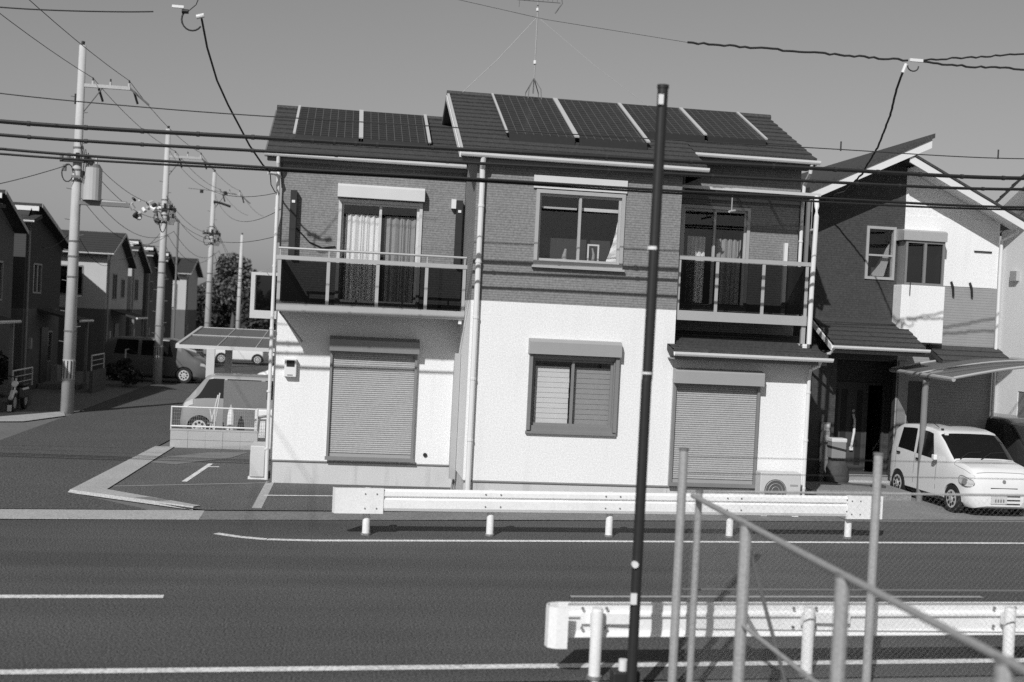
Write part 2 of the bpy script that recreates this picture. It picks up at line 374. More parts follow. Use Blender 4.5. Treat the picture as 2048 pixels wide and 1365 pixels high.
# --- right block
RB = 22.15
wall('wall', 'white_wall', H, 6.075, 8.74, .47, 2.9, 21.0, holes=[(6.10, 7.72, .50, 2.62)])
bx('flashing', 'flashing', H, 6.09, 8.76, 20.986, 21.01, .445, .468)
bx('foundation', 'foundation', H, 6.075, 8.72, 21.02, 21.15, -.05, .443)
wall('upper_wall', 'siding', H, 6.07, 8.8, 3.2, 6.75, RB, holes=[(6.40, 7.80, 3.75, 5.80)])
wall('side_wall', 'white_wall', H, 21.14, 28.0, .47, 3.2, 8.6, axis='x')
wall('upper_side_wall', 'siding', H, RB + .14, 28.0, 3.2, 6.6, 8.66, axis='x')
MB().add([(8.79, 21.9, 6.6), (8.79, 28.2, 6.4), (8.79, 24.45, 7.9)], [(0, 1, 2)]).build('gable_wall', 'siding', H)
bx('back_wall', 'white_wall', H, -1.1, 8.6, 27.85, 28.0, 0, 6.3)
# --- roofs
def rz(y): return 6.34 + .45 * (y - 20.78)
roof_slope('roof', 'tile', H, 1.95, 6.45, 20.78, 6.34, 24.45, rz(24.45))
roof_slope('roof', 'tile', H, 6.452, 8.92, 21.7, rz(21.7), 24.45, rz(24.45))
roof_slope('back_roof', 'tile', H, 1.95, 8.92, 28.4, 6.25, 24.45, rz(24.45) - .01, course=.8)
MB().tube([(1.93, 24.45, rz(24.45) + .02), (8.94, 24.45, rz(24.45) + .02)], .07, 8).build('ridge_tile', 'tile', H)
roof_slope('roof', 'tile', H, -1.57, 2.27, 22.8, 6.37, 25.6, 6.37 + .45 * 2.8)
roof_slope('back_roof', 'tile', H, -1.57, 2.27, 28.4, 6.35, 25.6, 6.37 + .45 * 2.8 - .01, course=.8)
MB().tube([(-1.58, 25.6, 7.66), (2.27, 25.6, 7.66)], .06, 8).build('ridge_tile', 'tile', H)
# bargeboards and verge trim
def barge(x, ye, ze, yr, zr, m='gutter', w=.11, t=.03):
    MB().extrude([(x, ye, ze - .02), (x, yr, zr - .02), (x, yr, zr - .02 - w), (x, ye, ze - .02 - w)], (-t, 0, 0)).build('bargeboard', m, H)
barge(1.948, 20.8, 6.36, 24.42, rz(24.45)); barge(1.948, 28.3, 6.27, 24.48, rz(24.45), 'soffit')
barge(-1.572, 22.83, 6.39, 25.58, 7.63, 'soffit')
MB().extrude([(1.93, 20.79, rz(20.79) + .045), (1.93, 24.4, rz(24.4) + .045), (1.93, 24.4, rz(24.4) + .01), (1.93, 20.79, rz(20.79) + .01)], (.05, 0, 0)).build('verge_trim', 'alu_pale', H)
eave(H, 1.97, 6.43, 20.78, 6.34, 21.0); gutter(H, 1.93, 6.47, 20.72, 6.31)
eave(H, 6.46, 8.90, 21.7, rz(21.7), RB); gutter(H, 6.46, 8.96, 21.64, rz(21.7) - .03)
MB().poly([(6.44, 20.82, 6.30), (6.44, 21.0, 6.18), (6.44, 22.1, 6.18), (6.44, 22.1, 6.84)]).build('roof_cheek', 'soffit', H)
eave(H, -1.55, 2.26, 22.8, 6.37, LB); gutter(H, -1.60, 2.24, 22.74, 6.34)
# --- lean-to roof over the ground floor right
roof_slope('lean_to_roof', 'tile', H, 6.08, 8.87, 20.55, 2.99, 22.14, 3.34, course=.2)
roof_slope('lean_to_roof', 'tile', H, 5.93, 6.078, 20.55, 2.99, 20.995, 3.09, course=.2)
bx('fascia', 'soffit', H, 5.95, 8.85, 20.562, 20.585, 2.82, 2.96); bx('soffit', 'box_grey', H, 5.95, 8.85, 20.587, 20.99, 2.825, 2.845)
gutter(H, 5.93, 8.93, 20.49, 2.96)
# --- downpipes
downpipe(H, [(-1.34, 22.74, 6.31), (-1.34, 22.78, 6.16), (-1.33, 22.88, 6.0), (-1.33, 22.9, 3.2), (-1.31, 22.9, .1)], clips=[(-1.33, 22.9, z) for z in (5.3, 4.2, 3.0, 1.8, .7)])
downpipe(H, [(2.34, 20.73, 6.30), (2.34, 20.77, 6.17), (2.35, 20.9, 6.06), (2.36, 20.93, 5.8), (2.36, 20.93, .1)], .05, clips=[(2.36, 20.93, z) for z in (5.4, 4.4, 3.4, 2.3, 1.2)])
downpipe(H, [(8.72, 20.52, 2.94), (8.72, 20.6, 2.82), (8.68, 20.9, 2.72), (8.68, 20.94, 2.55), (8.68, 20.94, .08)], clips=[(8.68, 20.94, z) for z in (2.3, 1.4, .5)])
downpipe(H, [(8.80, 21.65, rz(21.7) - .05), (8.80, 21.7, 6.5), (8.83, 22.05, 6.3), (8.83, 22.08, 5.9), (8.83, 22.08, 3.6)], clips=[(8.83, 22.08, 5.2), (8.83, 22.08, 4.4)])

# --- windows
def window(x0, x1, z0, z1, y, m='alu_pale', w=.06, wb=.08, glass='glass', proud=.03, d=1.3, rm='dark_room'):
    mid = (x0 + x1) / 2
    o = frame_mb(x0, x1, z0, z1, y - proud, y + .1, w, wb, None).build('window', m, H)
    for i, (a, c) in enumerate(((x0 + w, mid + .02), (mid - .02, x1 - w))):
        yy = y + (.03 if i else .055)
        frame_mb(a, c, z0 + wb, z1 - w, yy, yy + .022, .045).build('sash', m, o)
        bx('pane', glass, o, a + .04, c - .04, yy + .008, yy + .014, z0 + wb + .04, z1 - w - .04)
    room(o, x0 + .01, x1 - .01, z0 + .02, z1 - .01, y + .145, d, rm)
    return o
def shutter_box(parent, x0, x1, z0, z1, y, m, drop=.0, dep=.2):
    b = MB(); h = z1 - z0
    prof = [(y, z1), (y - dep * .75, z1 - .015), (y - dep, z1 - h * .22), (y - dep, z0), (y, z0)]
    b.extrude([(x0, p, q) for p, q in prof], (x1 - x0, 0, 0)); return b.build('shutter_box', m, parent)
# upper left balcony door-window
w = window(-.17, 1.45, 3.5, 5.57, LB, 'alu_pale', .06)
shutter_box(w, -.2, 1.47, 5.59, 5.86, LB - .004, 'box_pale', dep=.19)
pleats(-.02, .66, 3.6, 5.3, LB + .2, 6).build('curtain', 'curtain', w); pleats(.74, 1.36, 3.6, 5.3, LB + .22, 5).build('curtain', 'curtain_grey', w)  # tops cut short; the dark room above them stands for shade
pleats(-.14, -.04, 3.6, 5.0, LB + .24, 2).build('curtain', 'curtain_grey', w)
# upper middle window
w = window(3.36, 5.01, 4.40, 5.77, 21.0, 'alu', .065, .09)
bx('shutter_box', 'box_pale', w, 3.30, 5.03, 20.96, 20.997, 5.79, 6.02); bx('sill', 'alu', w, 3.33, 5.04, 20.92, 20.99, 4.36, 4.40)
bx('blind_rail', 'alu_pale', w, 3.50, 4.15, 21.17, 21.2, 5.45, 5.485); bx('blind_rail', 'plastic', w, 4.24, 4.94, 21.17, 21.2, 5.44, 5.50)
b = MB(); 
for i in range(9):
    t0, t1 = i / 8, (i + 1) / 8
    if i < 8: b.quad((4.93 - .20 * (1 - t0) ** 1.5, 21.2 + .03 * (i % 2), lerp(4.5, 5.28, t0)), (4.945, 21.2, lerp(4.5, 5.28, t0)), (4.945, 21.2, lerp(4.5, 5.28, t1)), (4.93 - .20 * (1 - t1) ** 1.5, 21.2 + .03 * ((i + 1) % 2), lerp(4.5, 5.28, t1)))
b.build('curtain', 'curtain', w)
frame_mb(4.40, 4.62, 4.5, 4.85, 21.25, 21.27, .03).build('sill_ornament', 'plastic', w)
MB().tube([(4.52, 21.3, 4.5), (4.53, 21.3, 4.66), (4.5, 21.3, 4.78)], .035, 7, r1=.015).build('sill_ornament', 'curtain_grey', w)
MB().tube([(3.98, 21.28, 4.5), (3.98, 21.28, 4.62), (4.0, 21.28, 4.74)], .06, 8, r1=.02).build('sill_ornament', 'curtain_grey', w)
MB().disc((3.92, 21.28, 4.52), (0, 0, 1), .12, .05, 10).build('sill_ornament', 'plastic', w)
bx('bed_head', 'dark_room', w, 3.5, 4.9, 21.6, 21.7, 4.45, 4.95)
# lower middle window, bronze frame, blinds drawn
w = window(3.38, 5.02, 1.40, 2.79, 21.0, 'alu_dark', .075, .10)
shutter_box(w, 3.35, 5.05, 2.80, 3.08, 20.997, 'box_grey', dep=.16); bx('sill', 'alu_dark', w, 3.36, 5.03, 20.93, 20.99, 1.355, 1.40)
bx('shutter_rail', 'alu_dark', w, 3.37, 3.43, 20.90, 20.965, 1.42, 2.79); bx('shutter_rail', 'alu_dark', w, 4.965, 5.03, 20.90, 20.965, 1.42, 2.79)
for (a, c, m) in ((3.53, 4.16, 'blind'), (4.26, 4.93, 'curtain_grey')):
    first = None
    for i in range(11):
        z = 1.53 + i * .0945
        if first is None:
            b = MB(); b.add([(a, 21.158, z), (c, 21.158, z), (c, 21.168, z + .098), (a, 21.168, z + .098), (a, 21.166, z - .004), (c, 21.166, z - .004)], [(0, 1, 2, 3), (4, 5, 1, 0)])
            first = b.build('blind_slat', m, w)
        else:
            s = first.copy(); COL.objects.link(s); s.parent = w; s.location = (random.uniform(-.004, .004), 0, i * .0945)
    bx('blind_backing', m, w, a + .01, c - .01, 21.2, 21.21, 1.5, 2.57)
# upper right balcony door-window
w = window(6.40, 7.80, 3.75, 5.79, RB, 'alu', .06)
pleats(6.62, 6.98, 3.9, 5.2, RB + .2, 4).build('curtain', 'curtain', w); pleats(7.2, 7.72, 3.9, 5.18, RB + .2, 5).build('curtain', 'curtain_grey', w)  # curtains end at the canopy's shade line, the dark above standing for shade

# --- roller shutters on the ground floor
def roller(x0, x1, z0, z1, y, boxz, m_box, reveal=True):
    o = frame_mb(x0, x1, z0, z1, y - .06, y + .06, .045, .05).build('roller_shutter', 'alu_dark', H)
    n = int((z1 - z0 - .14) / .04); b = MB(); xa, xb = x0 + .04, x1 - .04; zb = z0 + .12; p = (z1 - .04 - zb) / n
    for i in range(n):
        z = zb + i * p
        b.add([(xa, y + .012, z), (xb, y + .012, z), (xb, y - .006, z + p * .3), (xa, y - .006, z + p * .3), (xb, y - .004, z + p * .75), (xa, y - .004, z + p * .75),
               (xb, y + .012, z + p), (xa, y + .012, z + p)], [(0, 1, 2, 3), (3, 2, 4, 5), (5, 4, 6, 7)])
    stuff(b.build('shutter_slats', 'shutter', o)); bx('bottom_bar', 'box_grey', o, xa, xb, y - .012, y + .03, z0 + .05, zb - .004)
    shutter_box(o, x0 - .02, x1 + .02, z1 + .004, boxz, y - .012, m_box, dep=.2)
    bx('threshold', 'alu_dark', o, x0 - .02, x1 + .02, y - .09, y - .063, z0 - .01, z0 + .06)
roller(-.20, 1.48, .53, 2.63, LB - .035, 2.92, 'alu_dark')
roller(6.08, 7.73, .49, 2.38, 20.97, 2.66, 'box_grey')

# --- balconies
def balcony(x0, x1, yf, yw, zb, zt, z_panel_top, posts, top_rail, m):
    o = bx('balcony', m, H, x0, x1, yf, yf + .06, zb, zt)
    bx('deck', 'soffit', o, x0, x1, yf + .06, yw - .004, zb + .03, zt - .06)
    bx('handrail', m, o, x0 - .03, x1 + .03, yf - .012, yf + .05, z_panel_top, z_panel_top + .075)
    for i, px in enumerate(posts): bx('post', m, o, px - .03, px + .03, yf, yf + .04, zt, z_panel_top)
    for a, c in zip(posts, posts[1:]): bx('panel', 'glass_dark', o, a + .032, c - .032, yf + .015, yf + .022, zt + .03, z_panel_top - .01)
    if top_rail:
        MB().tube([(x0, yf + .02, top_rail), (x1, yf + .02, top_rail)], .022, 8).build('top_rail', m, o)
        for px in posts: bx('rail_bracket', m, o, px - .012, px + .012, yf + .01, yf + .03, z_panel_top + .075, top_rail - .02)
    return o
lb = balcony(-1.22, 2.262, 22.03, LB, 3.34, 3.50, 4.30, [-1.19, -.30, .61, 1.52, 2.23], 4.51, 'alu')
bx('side_panel', 'glass_dark', lb, -1.2, -1.19, 22.1, 22.98, 3.5, 4.3); bx('side_rail', 'alu', lb, -1.24, -1.17, 22.1, 22.99, 4.3, 4.37)
MB().tube([(-1.15, 22.1, 3.33), (-.75, 22.95, 2.78)], .018, 6).build('stay', 'alu_dark', lb)
bx('drain_spout', 'plastic', lb, 2.16, 2.22, 22.06, 22.12, 3.26, 3.34)
rb = balcony(6.085, 8.64, 21.10, RB, 3.54, 3.72, 4.66, [6.12, 6.85, 7.75, 8.60], None, 'alu')
bx('corner_post', 'alu', rb, 8.56, 8.64, 21.14, 21.2, 3.2, 4.72); bx('side_panel', 'alu_dark', rb, 8.6, 8.63, 21.2, 22.14, 3.75, 4.66)
bx('window_fin', 'alu_dark', rb, 8.56, 8.62, 21.16, 21.22, 4.74, 5.9); bx('corner_column', 'plastic', rb, 8.50, 8.57, 22.06, 22.13, 3.75, 5.15)
# canopy over the right balcony
cn = bx('canopy', 'glass_dark', H, 6.15, 8.84, 21.38, 22.14, 6.02, 6.035)
bx('front_rail', 'alu_pale', cn, 6.14, 8.88, 21.32, 21.378, 6.01, 6.065)
for i in range(5): bx('rafter', 'alu_dark', cn, 6.18 + i * .64, 6.22 + i * .64, 21.38, 22.08, 5.97, 6.018)
bx('wall_rail', 'alu_dark', cn, 6.15, 8.8, 22.08, 22.146, 5.91, 5.968)
for (x, z, y) in ((7.18, 5.62, 21.45), (8.75, 5.35, 21.4)):
    q = MB().tube([(x, y, 6.0), (x, y, z)], .012, 6).build('laundry_hanger', 'alu', H); MB().tube([(x - .08, y - .1, z), (x + .08, y + .04, z + .04)], .022, 8).build('hook_arm', 'alu_pale', q)
downpipe(H, [(8.80, 21.34, 6.0), (8.76, 21.2, 5.8), (8.69, 21.02, 5.6), (8.67, 21.02, 4.2), (8.67, 21.02, 3.2)], .045)
# dark folded laundry arms and pipes on the left block's upper wall
for (x, m) in ((-1.025, 'black'), (2.16, 'alu_dark')):
    q = bx('laundry_arm', 'black', H, x - .06, x + .06, LB - .16, LB - .01, 4.42, 5.66); bx('arm_clip', 'plastic', q, x - .03, x + .03, LB - .175, LB - .161, 5.42, 5.47)
bx('wall_lamp', 'plastic', H, 2.0, 2.09, LB - .12, LB - .005, 5.5, 5.68)
MB().tube([(-.95, LB - .02, 4.95), (-.7, LB - .02, 4.7), (-.45, LB - .02, 4.6), (-.2, LB - .02, 4.64)], .012, 5).build('cable', 'black', H)
# meter box and small vents
q = bx('meter_box', 'plastic', H, -1.06, -.83, LB - .13, LB - .004, 2.09, 2.44, bevel=.015); bx('meter_window', 'black', q, -1.02, -.87, LB - .14, LB - .131, 2.29, 2.41); bx('meter_label', 'box_grey', q, -1.0, -.9, LB - .1385, LB - .131, 2.12, 2.14)
MB().disc((1.72, LB - .015, .66), (0, 1, 0), .04, .03).build('pipe_hole', 'black', H)
MB().tube([(2.33, 22.6, 2.6), (2.2, 22.7, 2.5), (2.2, 22.75, .5), (2.26, 22.6, .2), (2.2, 22.3, .06)], .028, 7).build('drain_hose', 'alu_dark', H)
bx('duct_cover', 'alu', H, 2.15, 2.262, 22.3, 22.42, .3, 2.7)
# --- solar panels with their rails
def solar(x0, x1, y0, y1, pl, parent, ncell_w):
    z0, z1 = pl(y0) + .12, pl(y1) + .12; nrm = Vector((0, -.41, .912)); L = math.hypot(y1 - y0, z1 - z0)
    a, b_, c, d = Vector((x0, y0, z0)), Vector((x1, y0, z0)), Vector((x1, y1, z1)), Vector((x0, y1, z1)); t = nrm * -.045
    o = MB().add([a + t, b_ + t, c + t, d + t, a, b_, c, d], [(0, 1, 5, 4), (1, 2, 6, 5), (2, 3, 7, 6), (3, 0, 4, 7), (3, 2, 1, 0)]).build('solar_panel', 'black', parent)
    face = MB().quad(a + nrm * .003, b_ + nrm * .003, c + nrm * .003, d + nrm * .003).build('cell_face', 'cells', o)
    uv = face.data.uv_layers.new(name='UVMap')
    for i, q in enumerate(((0, 0), (x1 - x0, 0), (x1 - x0, L), (0, L))): uv.data[i].uv = q
    bx('lower_edge', 'black', o, x0, x1, y0 - .03, y0 - .002, z0 - .13, z0 + .01)
    return o
def srail(x, y0, y1, pl, w, parent, m='alu_pale'):
    z0, z1 = pl(y0) + .135, pl(y1) + .135
    MB().extrude([(x - w / 2, y0, z0), (x + w / 2, y0, z0), (x + w / 2, y1, z1), (x - w / 2, y1, z1)], (0, -.012, .024)).build('panel_rail', m, parent)
plL = lambda y: 6.37 + .45 * (y - 22.8)
for a, c in ((-1.06, .155), (.245, 1.52)): solar(a, c, 23.5, 25.46, plL, H, 8)
srail(-1.10, 23.51, 25.44, plL, .05, H); srail(.20, 23.51, 25.44, plL, .085, H); srail(1.56, 23.51, 25.44, plL, .06, H)
bx('snow_stop', 'plastic', H, -1.22, -.92, 23.35, 23.41, plL(23.38) + .02, plL(23.38) + .07)
for a, c in ((2.89, 4.12), (4.21, 5.50)): solar(a, c, 21.56, 24.27, rz, H, 8)
for a, c in ((5.575, 6.83), (6.905, 8.08)): solar(a, c, 22.3, 24.27, rz, H, 8)
srail(2.85, 21.58, 24.22, rz, .04, H); srail(4.165, 21.58, 24.22, rz, .09, H); srail(5.535, 21.58, 24.22, rz, .07, H); srail(6.87, 22.35, 24.22, rz, .07, H); srail(8.12, 22.35, 24.22, rz, .05, H)

# ================================================================== TV ANTENNA
A = thing('tv_antenna', (3.74, 24.45, rz(24.45) + .05), 'thin television antenna on a tall mast above the solar panels', 'antenna')
zr_ = rz(24.45) + .06
MB().tube([(3.74, 24.45, zr_ + .1), (3.75, 24.45, 10.1)], .016, 6).build('mast', 'galv', A)
for dx, dy in ((-.14, -.25), (.14, -.25), (-.14, .25), (.16, .25)):
    MB().tube([(3.74 + dx, 24.45 + dy, zr_ - .06), (3.74 + dx * .9, 24.45 + dy * .9, zr_ + .15), (3.74, 24.45, zr_ + .42)], .011, 5).build('leg', 'galv_dark', A)
MB().disc((3.745, 24.44, 8.80), (0, 0, 1), .035, .07).build('joint', 'plastic', A); MB().disc((3.745, 24.44, 9.9), (0, 0, 1), .03, .06).build('joint', 'plastic', A)
MB().tube([(3.3, 24.4, 10.06), (4.2, 24.3, 10.04)], .012, 5).build('boom', 'galv_dark', A)
for i in range(9):
    x = 3.34 + i * .1; MB().tube([(x, 24.25 + .1, 10.05 - .15 * (i == 0)), (x, 24.25 + .1, 10.06 + .2)], .006, 4).build('element', 'galv_dark', A)
MB().tube([(4.2, 24.3, 10.24), (4.24, 24.3, 10.04), (4.1, 24.3, 9.82)], .014, 5).build('reflector', 'galv_dark', A)
for (x, y, z) in ((6.3, 24.4, rz(24.4) + .03), (2.2, 24.4, rz(24.4) + .03)):
    MB().tube([(3.75, 24.44, 9.75), ((3.75 + x) / 2, 24.4, (9.75 + z) / 2 - .06), (x, y, z)], .005, 4).build('guy_wire', 'alu_pale', A)

# ================================================================== AIR CONDITIONER UNITS
def ac_unit(name, x, y, z, rz_, label):
    t = thing(name, (x, y, z), label, 'air conditioner', 'outdoor air conditioner units', rz_)
    MB().box(-.39, .39, -.14, .14, .05, .66).build('casing', 'ac_casing', t, local=True, bevel=.015)
    MB().tube([(-.1, -.142, .33), (-.1, -.155, .33)], .21, 20).build('fan_guard', 'grille', t, local=True)
    for r in (.07, .13, .19):
        MB().tube([(-.1 + r * math.cos(a * math.pi / 12), -.162, .33 + r * math.sin(a * math.pi / 12)) for a in range(25)], .006, 4, cap=False).build('guard_ring', 'alu', t, local=True)
    MB().box(.18, .33, -.147, -.141, .42, .45).build('label_strip', 'box_grey', t, local=True)
    for s in (-.3, .3): MB().box(s - .06, s + .06, -.17, .17, -.14, .05).build('foot', 'plastic', t, local=True)
    return t
ac_unit('air_conditioner', 8.10, 20.74, .16, 0, 'white outdoor unit with round fan grille under the white wall beside the right shutter')
ac_unit('air_conditioner', -1.52, 23.75, .03, rad(-90), 'white outdoor unit seen edge on at the left corner of the house')

# ================================================================== GUARDRAILS
def beam_mb(p0, p1, zt, side, flip=1):
    # W-shaped steel beam swept from p0 to p1; side = direction its humps face
    prof = [(0, .0), (.012, -.004), (.045, -.04), (.05, -.105), (.012, -.128), (.012, -.142), (.05, -.165), (.052, -.29), (.03, -.335), (0, -.345), (-.004, -.34), (.024, -.33), (.046, -.288), (.044, -.168), (.004, -.145), (.004, -.125), (.044, -.10), (.04, -.043), (-.004, -.006)]
    b = MB(); b.extrude([(p0[0] + side.x * o, p0[1] + side.y * o, zt + z) for o, z in prof], (p1[0] - p0[0], p1[1] - p0[1], 0)); return b
def guardrail(label, x0, x1, yline, slope, zt, zt1, posts, side, boff, ends, post_h, seam=()):
    t = thing('guardrail', (posts[0], yline(posts[0]), 0), label, 'guardrail', 'white guardrails along the road')
    S = Vector((-slope, 1, 0)).normalized() * side
    P = lambda x, off: (x + S.x * off, yline(x) + S.y * off)
    cuts = [x0, *seam, x1]
    for a, c in zip(cuts, cuts[1:]):
        o = beam_mb(P(a, boff), P(c, boff), zt, S).build('beam', 'rail', t)
    for x in posts:
        p = MB().tube([(x, yline(x), -.05), (x, yline(x), post_h)], .058, 16).build('post', 'rail', t)
        MB().tube([(x, yline(x), post_h), (x, yline(x), post_h + .02)], .05, 12).build('post_cap', 'rail', p)
        MB().tube([(x, yline(x), .0), (x, yline(x), .03)], .075, 12).build('base_collar', 'concrete_dark', p)
        b = bx('bracket', 'rail', p, x - .05, x + .05, yline(x) + min(.0, S.y * boff) * .9, yline(x) + max(.0, S.y * boff) * .9, zt - .22, zt - .1)
        for dx in (-.12, .12):
            for dz in (-.06, -.25):
                q = Vector((x + dx, yline(x + dx), zt + dz)) + S * (boff + .056); MB().disc(q, S, .013, .012, 8).build('bolt', 'bolt', p)
                if boff > 0 and side > 0:
                    q = Vector((x + dx, yline(x + dx), zt + dz)) + S * (boff - .006); MB().disc(q, S, .015, .02, 8).build('bolt', 'bolt', p)
    return t, P, S
yl = lambda x: 18.03 + .0757 * (x - .5)
g, P, S = guardrail('long white guardrail standing on five posts across the front of the house', .72, 8.45, yl, .0757, .725, .76,
                    [.50, 2.43, 4.37, 6.43, 8.55], -1, .09, None, .70, seam=(4.4,))
for (a, c) in ((.0, .73), (8.44, 9.08)):      # flat terminal plates
    q = MB(); p0, p1 = P(a, .10), P(c, .10); r0, r1 = P(a, .155), P(c, .155)
    ring = [(p0[0], p0[1]), (p1[0], p1[1]), (r1[0], r1[1]), (r0[0], r0[1])]
    if a == 0: mid = P(-.03, .05); ring = [(mid[0], mid[1]), *ring]
    q.extrude([(x, y, .35) for x, y in ring], (0, 0, .385)); e = q.build('end_plate', 'rail', g)
    for i in range(2):
        for j in (.43, .65):
            x = lerp(a, c, .62 + .24 * i) if a == 0 else lerp(a, c, .12 + .24 * i); w_ = Vector((x, yl(x), j)) + S * .157; MB().disc(w_, S, .013, .012, 8).build('bolt', 'bolt', e)
yn = lambda x: 10.95 + .055 * (x - 2.5)
g, P, S = guardrail('nearer white guardrail with a rounded end, seen from behind at the lower right', 2.28, 12.0, yn, .055, .71, .71,
                    [2.54, 4.72, 6.95, 9.2], 1, .10, None, .66, seam=(4.75, 7.0))
q = MB(); n = 12; outer = []
for i in range(n + 1):
    a = math.pi * (.5 - i / n * .75); outer.append((2.16 - .10 * math.cos(a) * 1.2 + .0, yn(2.16) + .02 + .11 * math.sin(a)))
path = [(2.30, yn(2.3) + .16), (2.18, yn(2.2) + .16), (2.08, yn(2.1) + .13), (2.045, yn(2.1) + .05), (2.06, yn(2.1) - .03), (2.13, yn(2.1) - .075), (2.24, yn(2.2) - .085)]
for (x0, y0), (x1, y1) in zip(path, path[1:]):
    q.quad((x0, y0, .31), (x1, y1, .31), (x1, y1, .70), (x0, y0, .70))
me = q.build('end_plate', 'rail', g); sm = me.modifiers.new('thick', 'SOLIDIFY'); sm.thickness = .012
# bolts on the back of the near rail's joint plates
for x in (2.62, 4.9):
    bx('splice_plate', 'rail', g, x - .22, x + .30, yn(x) + .088, yn(x) + .096, .50, .60)

# ================================================================== BLACK POST IN FRONT
t = thing('black_pole', (2.735, 10.3, 0), 'tall thin black pole with white bands standing in front of the near guardrail', 'pole')
MB().tube([(2.735, 10.3, 0), (2.735, 10.3, 2.9), (2.74, 10.3, 2.93), (2.75, 10.3, 5.54)], .048, 14).build('shaft', 'black', t)
MB().disc((2.75, 10.3, 5.55), (0, 0, 1), .054, .03).build('cap', 'black', t)
MB().tube([(2.735, 10.3, 4.085), (2.735, 10.3, 4.115)], .052, 14).build('band', 'plastic', t)
MB().tube([(2.735, 10.3, 2.965), (2.735, 10.3, 2.985)], .052, 14).build('band', 'plastic', t)
bx('tag_plate', 'plastic', t, 2.70, 2.745, 10.235, 10.255, 5.38, 5.47); bx('tag_plate', 'plastic', t, 2.675, 2.73, 10.235, 10.255, .89, .99)
MB().disc((2.70, 10.25, 1.25), (0, 1, 0), .03, .04).build('reflector', 'plastic', t)
MB().tube([(2.735, 10.3, 0), (2.735, 10.3, .12)], .09, 14).build('base', 'black', t)
t = thing('cover_box', (2.70, 10.42, 0), 'low dark box with a pale cap at the foot of the black pole', 'box')
MB().box(-.12, .14, -.05, .1, 0, .24).build('body', 'black', t, local=True, bevel=.02); MB().disc((-.02, 0, .29), (0, 0, 1), .04, .1).build('cap', 'plastic', t, local=True)

# ================================================================== WIRE FENCE (runs along the road, then back towards the railway)
F = thing('wire_fence', (3.2, 10.5, 0), 'grey steel fence with wires, its sloping top rail crossing the lower right corner', 'fence')
def fpost(x, y, z, r=.04, parent=F):
    o = MB().tube([(x, y, -.02), (x, y, z)], r, 12).build('post', 'galv', parent); MB().disc((x, y, z + .01), (0, 0, 1), r * 1.15, .02, 10).build('post_cap', 'galv_dark', o); return o
XF = 3.24; FY = lambda x: 10.48 + .03 * (x - 3.2)
fpost(3.17, FY(3.17), 2.27, .042); fpost(5.10, FY(5.1), 2.28, .042); fpost(7.03, FY(7.0), 2.28, .042); fpost(8.96, FY(8.96), 2.28, .042)
fpost(XF + .06, 10.36, 1.9, .032); fpost(XF, 8.92, 1.86, .048); fpost(XF, 7.10, 1.86, .048); fpost(XF, 5.24, 1.86, .048); fpost(XF, 3.4, 1.86, .048)
MB().tube([(XF, 10.36, 1.87), (XF, 3.4, 1.87)], .024, 10).build('top_rail', 'galv', F)
MB().tube([(XF, 8.9, 1.07), (XF, 3.4, 1.07)], .018, 8).build('middle_rail', 'galv', F)
MB().tube([(3.17, FY(3.2), 1.89), (9.0, FY(9), 1.95)], .012, 8).build('top_rail', 'galv', F)
MB().tube([(3.17, FY(3.2), .98), (9.0, FY(9), 1.0)], .008, 6).build('middle_rail', 'galv_dark', F)
for z in (2.21, 2.06): MB().tube([(3.17, FY(3.2), z), (9.0, FY(9), z + .04)], .003, 4).build('strand_wire', 'wire', F)
for y0, y1 in ((8.92, 7.8),): MB().tube([(XF, y0, 1.78), (XF + .7, y0 + .45, .1)], .016, 8).build('brace', 'galv_dark', F)
m = MB(); s = .06
def mesh_fill(A, B, z0, z1, n_r=.0006):
    A, B = Vector(A), Vector(B); L = (B - A).length; d = (B - A) / L; k = -(z1 - z0)
    while k < L:
        for sg in (0, 1):
            a0, a1 = max(k, 0), min(k + z1 - z0, L)
            if a1 <= a0: continue
            za, zc = (z0 + a0 - k, z0 + a1 - k) if sg == 0 else (z1 - a0 + k, z1 - a1 + k)
            m.tube([A + d * a0 + Vector((0, 0, za)), A + d * a1 + Vector((0, 0, zc))], n_r, 3, cap=False)
        k += s
mesh_fill((3.17, FY(3.17), 0), (8.9, FY(8.9), 0), .1, 1.9); mesh_fill((XF, 10.36, 0), (XF, 3.4, 0), .1, 1.86)
stuff(m.build('wire_mesh', 'mesh_wire', F))

# ================================================================== CABLES OVER THE ROAD
def sag(p0, p1, n=24, dip=.0):
    p0, p1 = Vector(p0), Vector(p1)
    return [p0.lerp(p1, i / n) + Vector((0, 0, -dip * 4 * (i / n) * (1 - i / n))) for i in range(n + 1)]
def through(pts, n=10, ext=30):
    # smooth line through known points, carried on past the frame at both ends
    P = [Vector(p) for p in pts]; a = P[0] + (P[0] - P[1]).normalized() * ext + Vector((0, 0, .8)); c = P[-1] + (P[-1] - P[-2]).normalized() * ext + Vector((0, 0, 1.2))
    Q = [a, *P, c]; out = []
    for i in range(len(Q) - 1):
        p0, p1, p2, p3 = Q[max(i - 1, 0)], Q[i], Q[i + 1], Q[min(i + 2, len(Q) - 1)]
        for k in range(n):
            t = k / n; m1 = (p2 - p0) * .5; m2 = (p3 - p1) * .5
            s1, s2 = (p1 - p0).length or 1, (p3 - p2).length or 1; L = (p2 - p1).length
            m1 = (p2 - p0).normalized() * L; m2 = (p3 - p1).normalized() * L
            h = lambda a_, b_, c_, d_: a_ * p1 + b_ * m1 + c_ * p2 + d_ * m2
            out.append(h(2 * t**3 - 3 * t**2 + 1, t**3 - 2 * t**2 + t, -2 * t**3 + 3 * t**2, t**3 - t**2))
    return out + [c]
